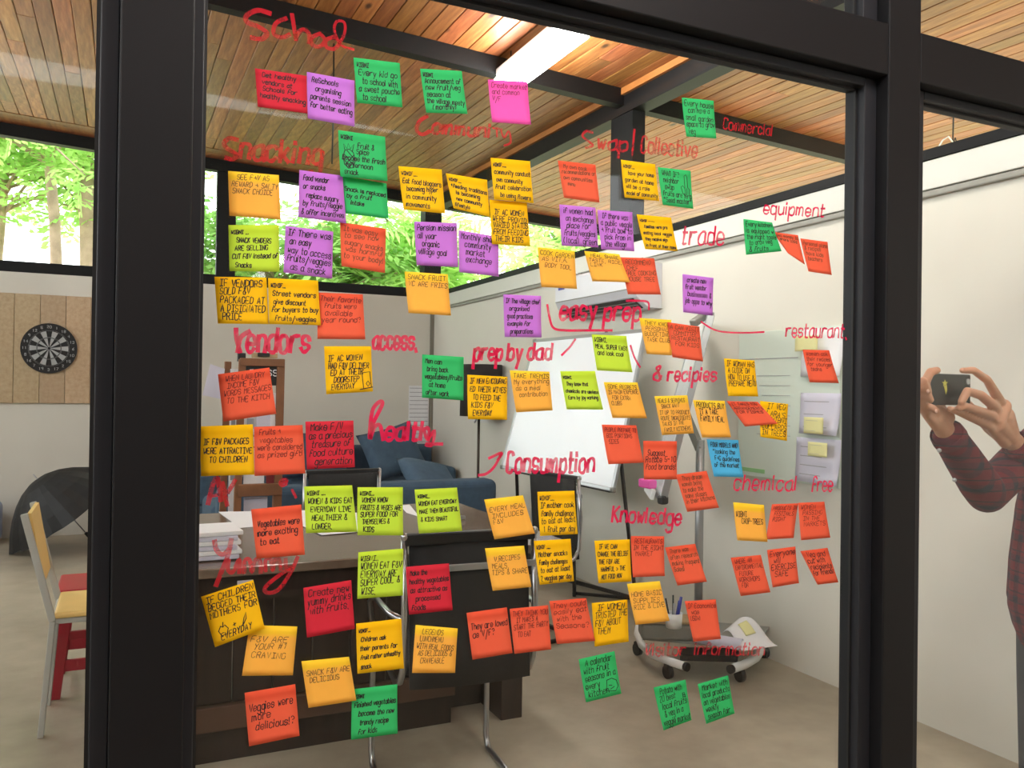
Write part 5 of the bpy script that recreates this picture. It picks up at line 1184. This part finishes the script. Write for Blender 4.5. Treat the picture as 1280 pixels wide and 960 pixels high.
body = [
 [(Rs, .047), (Re, .038), (Rw, .026)], [(Ls, .047), (Le, .038), (Lw, .027)],
 [(Rs, .05), (Vector((.0, .0, 1.27)), .052), (Ls, .05)],
 [(Vector((0, 0, .86)), .11), (Vector((.0, .0, 1.05)), .10), (Vector((0, 0, 1.18)), .095), (Vector((0, 0, 1.26)), .06)],
 [(Vector((0, 0, 1.30)), .052), (hd+Vector((0, 0, -.07)), .05)],
 [(Vector((-.02, .08, .84)), .085), (Vector((-.04, .09, .46)), .056), (Vector((-.03, .10, .08)), .037)],
 [(Vector((.05, -.08, .84)), .085), (Vector((.04, -.09, .46)), .056), (Vector((.06, -.10, .08)), .037)],
]
def headx(m):
    rt = Matrix((sd_, fd, Vector((0, 0, 1)))).transposed()
    m.ball(hd+Vector((0, 0, .03)), (.072, .092, .098), 20, rt); m.ball(hd+fd*.02+Vector((0, 0, -.045)), (.055, .066, .06), 18, rt)
    m.bar(hd+fd*.088+Vector((0, 0, .03)), hd+fd*.108+Vector((0, 0, -.008)), .018, .018, .006); m.ball(hd+fd*.102+Vector((0, 0, -.012)), .0135, 10)
    m.ball(hd+fd*.083+Vector((0, 0, -.043)), (.024, .010, .006), 10, rt); m.ball(hd+fd*.080+Vector((0, 0, -.053)), (.020, .010, .006), 10, rt)
    for s in (-1, 1): m.ball(hd+sd_*s*.074+Vector((0, 0, .0)), (.010, .020, .032), 10, rt)
bo = capsule_body(hands+body, .0035, 'body', M['skin'], pe, 4, headx)
for s in (-1, 1):
    e = MB().ball(hd+fd*.0735+sd_*s*.030+Vector((0, 0, .022)), .0118, 12).build('eye', M['white'], pe)
    MB().ball(hd+fd*.0822+sd_*s*.030+Vector((0, 0, .022)), .0045, 8).build('iris', M['blackplastic'], e)
for s in (-1, 1):
    MB().bar(hd+fd*.089+sd_*s*.018+Vector((0, 0, .042)), hd+fd*.082+sd_*s*.044+Vector((0, 0, .040)), .007, .007, .002).build('eyebrow', M['hair'], pe)
rt = Matrix((sd_, fd, Vector((0, 0, 1)))).transposed()
capsule_body([], .006, 'hair', M['hair'], pe, 3, lambda m: (m.ball(hd-fd*.018+Vector((0, 0, .055)), (.080, .090, .088), 18, rt), m.ball(hd+fd*.035+Vector((0, 0, .098)), (.066, .058, .036), 16, rt), m.ball(hd-fd*.045+Vector((0, 0, -.01)), (.076, .062, .10), 16, rt)))
# fingernails that show
for (x, y, Y) in ((1170.5, 514, 1.467), (1160, 489, 1.448)):
    MB().ball(W(x, y, Y), (.0045, .0022, .0055), 8).build('fingernail', M['nail'], pe)
# shirt: sleeves and long body
def lerp(a, b, t): return a+(b-a)*t
Rc, Lc = lerp(Rw, Re, .10), lerp(Lw, Le, .14)
shirt = [
 [(Rc, .043), (lerp(Rc, Re, .4), .050), (lerp(Rc, Re, .85), .056), (Re+Vector((.015, 0, -.012)), .056), (lerp(Re, Rs, .5), .060), (Rs, .070)],
 [(Lc, .040), (lerp(Lc, Le, .5), .050), (Le, .056), (lerp(Le, Ls, .5), .060), (Ls, .070)],
 [(Rs, .07), (Vector((0, 0, 1.285)), .078), (Ls, .07)],
 [(Rs*.75+Vector((0, 0, .27)), .085), (Vector((-.03, .045, 1.05)), .122), (Vector((-.035, .05, .86)), .135), (Vector((-.035, .05, .74)), .14), (Vector((-.03, .04, .67)), .135)],
 [(Ls*.75+Vector((0, 0, .27)), .085), (Vector((.05, -.045, 1.05)), .122), (Vector((.055, -.05, .86)), .13), (Vector((.055, -.05, .74)), .135), (Vector((.05, -.04, .67)), .13)],
 [(Vector((0, 0, 1.22)), .120), (Vector((.0, .0, 1.05)), .128), (Vector((.01, 0, .86)), .142), (Vector((.01, 0, .67)), .142)],
 [(Vector((0, 0, 1.285)), .075), (Vector((0, 0, 1.325)), .060)],
]
sh = capsule_body(shirt, .006, 'shirt', M['plaid'], pe, 4)
cf = MB().tube([lerp(Rw, Re, .045), lerp(Rw, Re, .13)], [.044, .046], 20, cap=False).build('cuff', M['plaid'], pe); cf.modifiers.new('s', 'SOLIDIFY').thickness = .004
cf = MB().tube([lerp(Lw, Le, .07), lerp(Lw, Le, .17)], [.041, .044], 20, cap=False).build('cuff', M['plaid'], pe); cf.modifiers.new('s', 'SOLIDIFY').thickness = .004
for p in (W(1174, 563, 1.535), W(1193, 600, 1.545)): MB().ball(p, .006, 8).build('button', M['silver'], pe)
capsule_body([[(Vector((-.02, .08, .86)), .10), (Vector((-.04, .09, .46)), .072), (Vector((-.03, .10, .07)), .058)], [(Vector((.05, -.08, .86)), .10), (Vector((.04, -.09, .46)), .072), (Vector((.06, -.10, .07)), .058)], [(Vector((-.02, .06, .88)), .11), (Vector((.05, -.06, .88)), .11)]], .008, 'trousers', M['trouser'], pe, 3)
for x, y in ((-.03, .10), (.06, -.10)):
    MB().box((x-.05, y-.01, .042), (.26, .095, .078), bevel=.03, seg=3).build('shoe', M['blackplastic'], pe)
# phone, held parallel to the glass
ph = thing('smartphone', 'black smartphone with a yellow star sticker held up in both hands', 'phone', phc)
a, b = PY(1159.5, 487, 1.485).x, PY(1211.5, 487, 1.485).x; hz = (PY(1186, 467, 1.485).z-PY(1186, 506, 1.485).z)/2; hw_ = (b-a)/2; cxo = (a+b)/2-phc.x
MB().box((cxo, 0, 0), (2*hw_, .010, 2*hz), bevel=.004, seg=3).build('case', M['phone'], ph)
MB().box((cxo, .0056, 0), (2*hw_-.008, .001, 2*hz-.008)).build('screen', simple('dark_screen_glass', (10, 12, 18), .1), ph)
for dz in (.022, .004): MB().cyl((cxo+hw_-.014, -.0052, dz), (cxo+hw_-.014, -.0085, dz), .0075, n=18).build('lens', M['silver'] if dz > .01 else M['blackplastic'], ph)
MB().cyl((cxo+hw_-.016, -.0052, -.014), (cxo+hw_-.016, -.0065, -.014), .003, n=12).build('flash', M['sticker'], ph)
sxp, szp = W(1181, 479, 1.48), W(1183, 495, 1.48)
c0_ = (sxp+PC)-phc; pts = []
for k in range(10):
    r = .0095 if k % 2 == 0 else .0042; a_ = math.pi/2+k*math.pi/5; pts.append((c0_.x+r*math.cos(a_)*1.25, -.0053, c0_.z+r*math.sin(a_)))
MB().slab(pts, (0, -.0004, 0)).build('star_sticker', M['sticker'], ph)
MB().slab([(c0_.x-.004, -.0053, c0_.z-.006), (c0_.x+.007, -.0053, c0_.z-.006), (c0_.x+.009, -.0053, c0_.z-.018), (c0_.x+.004, -.0053, c0_.z-.030)], (0, -.0003, 0)).build('sticker_tail', M['sticker'], ph)
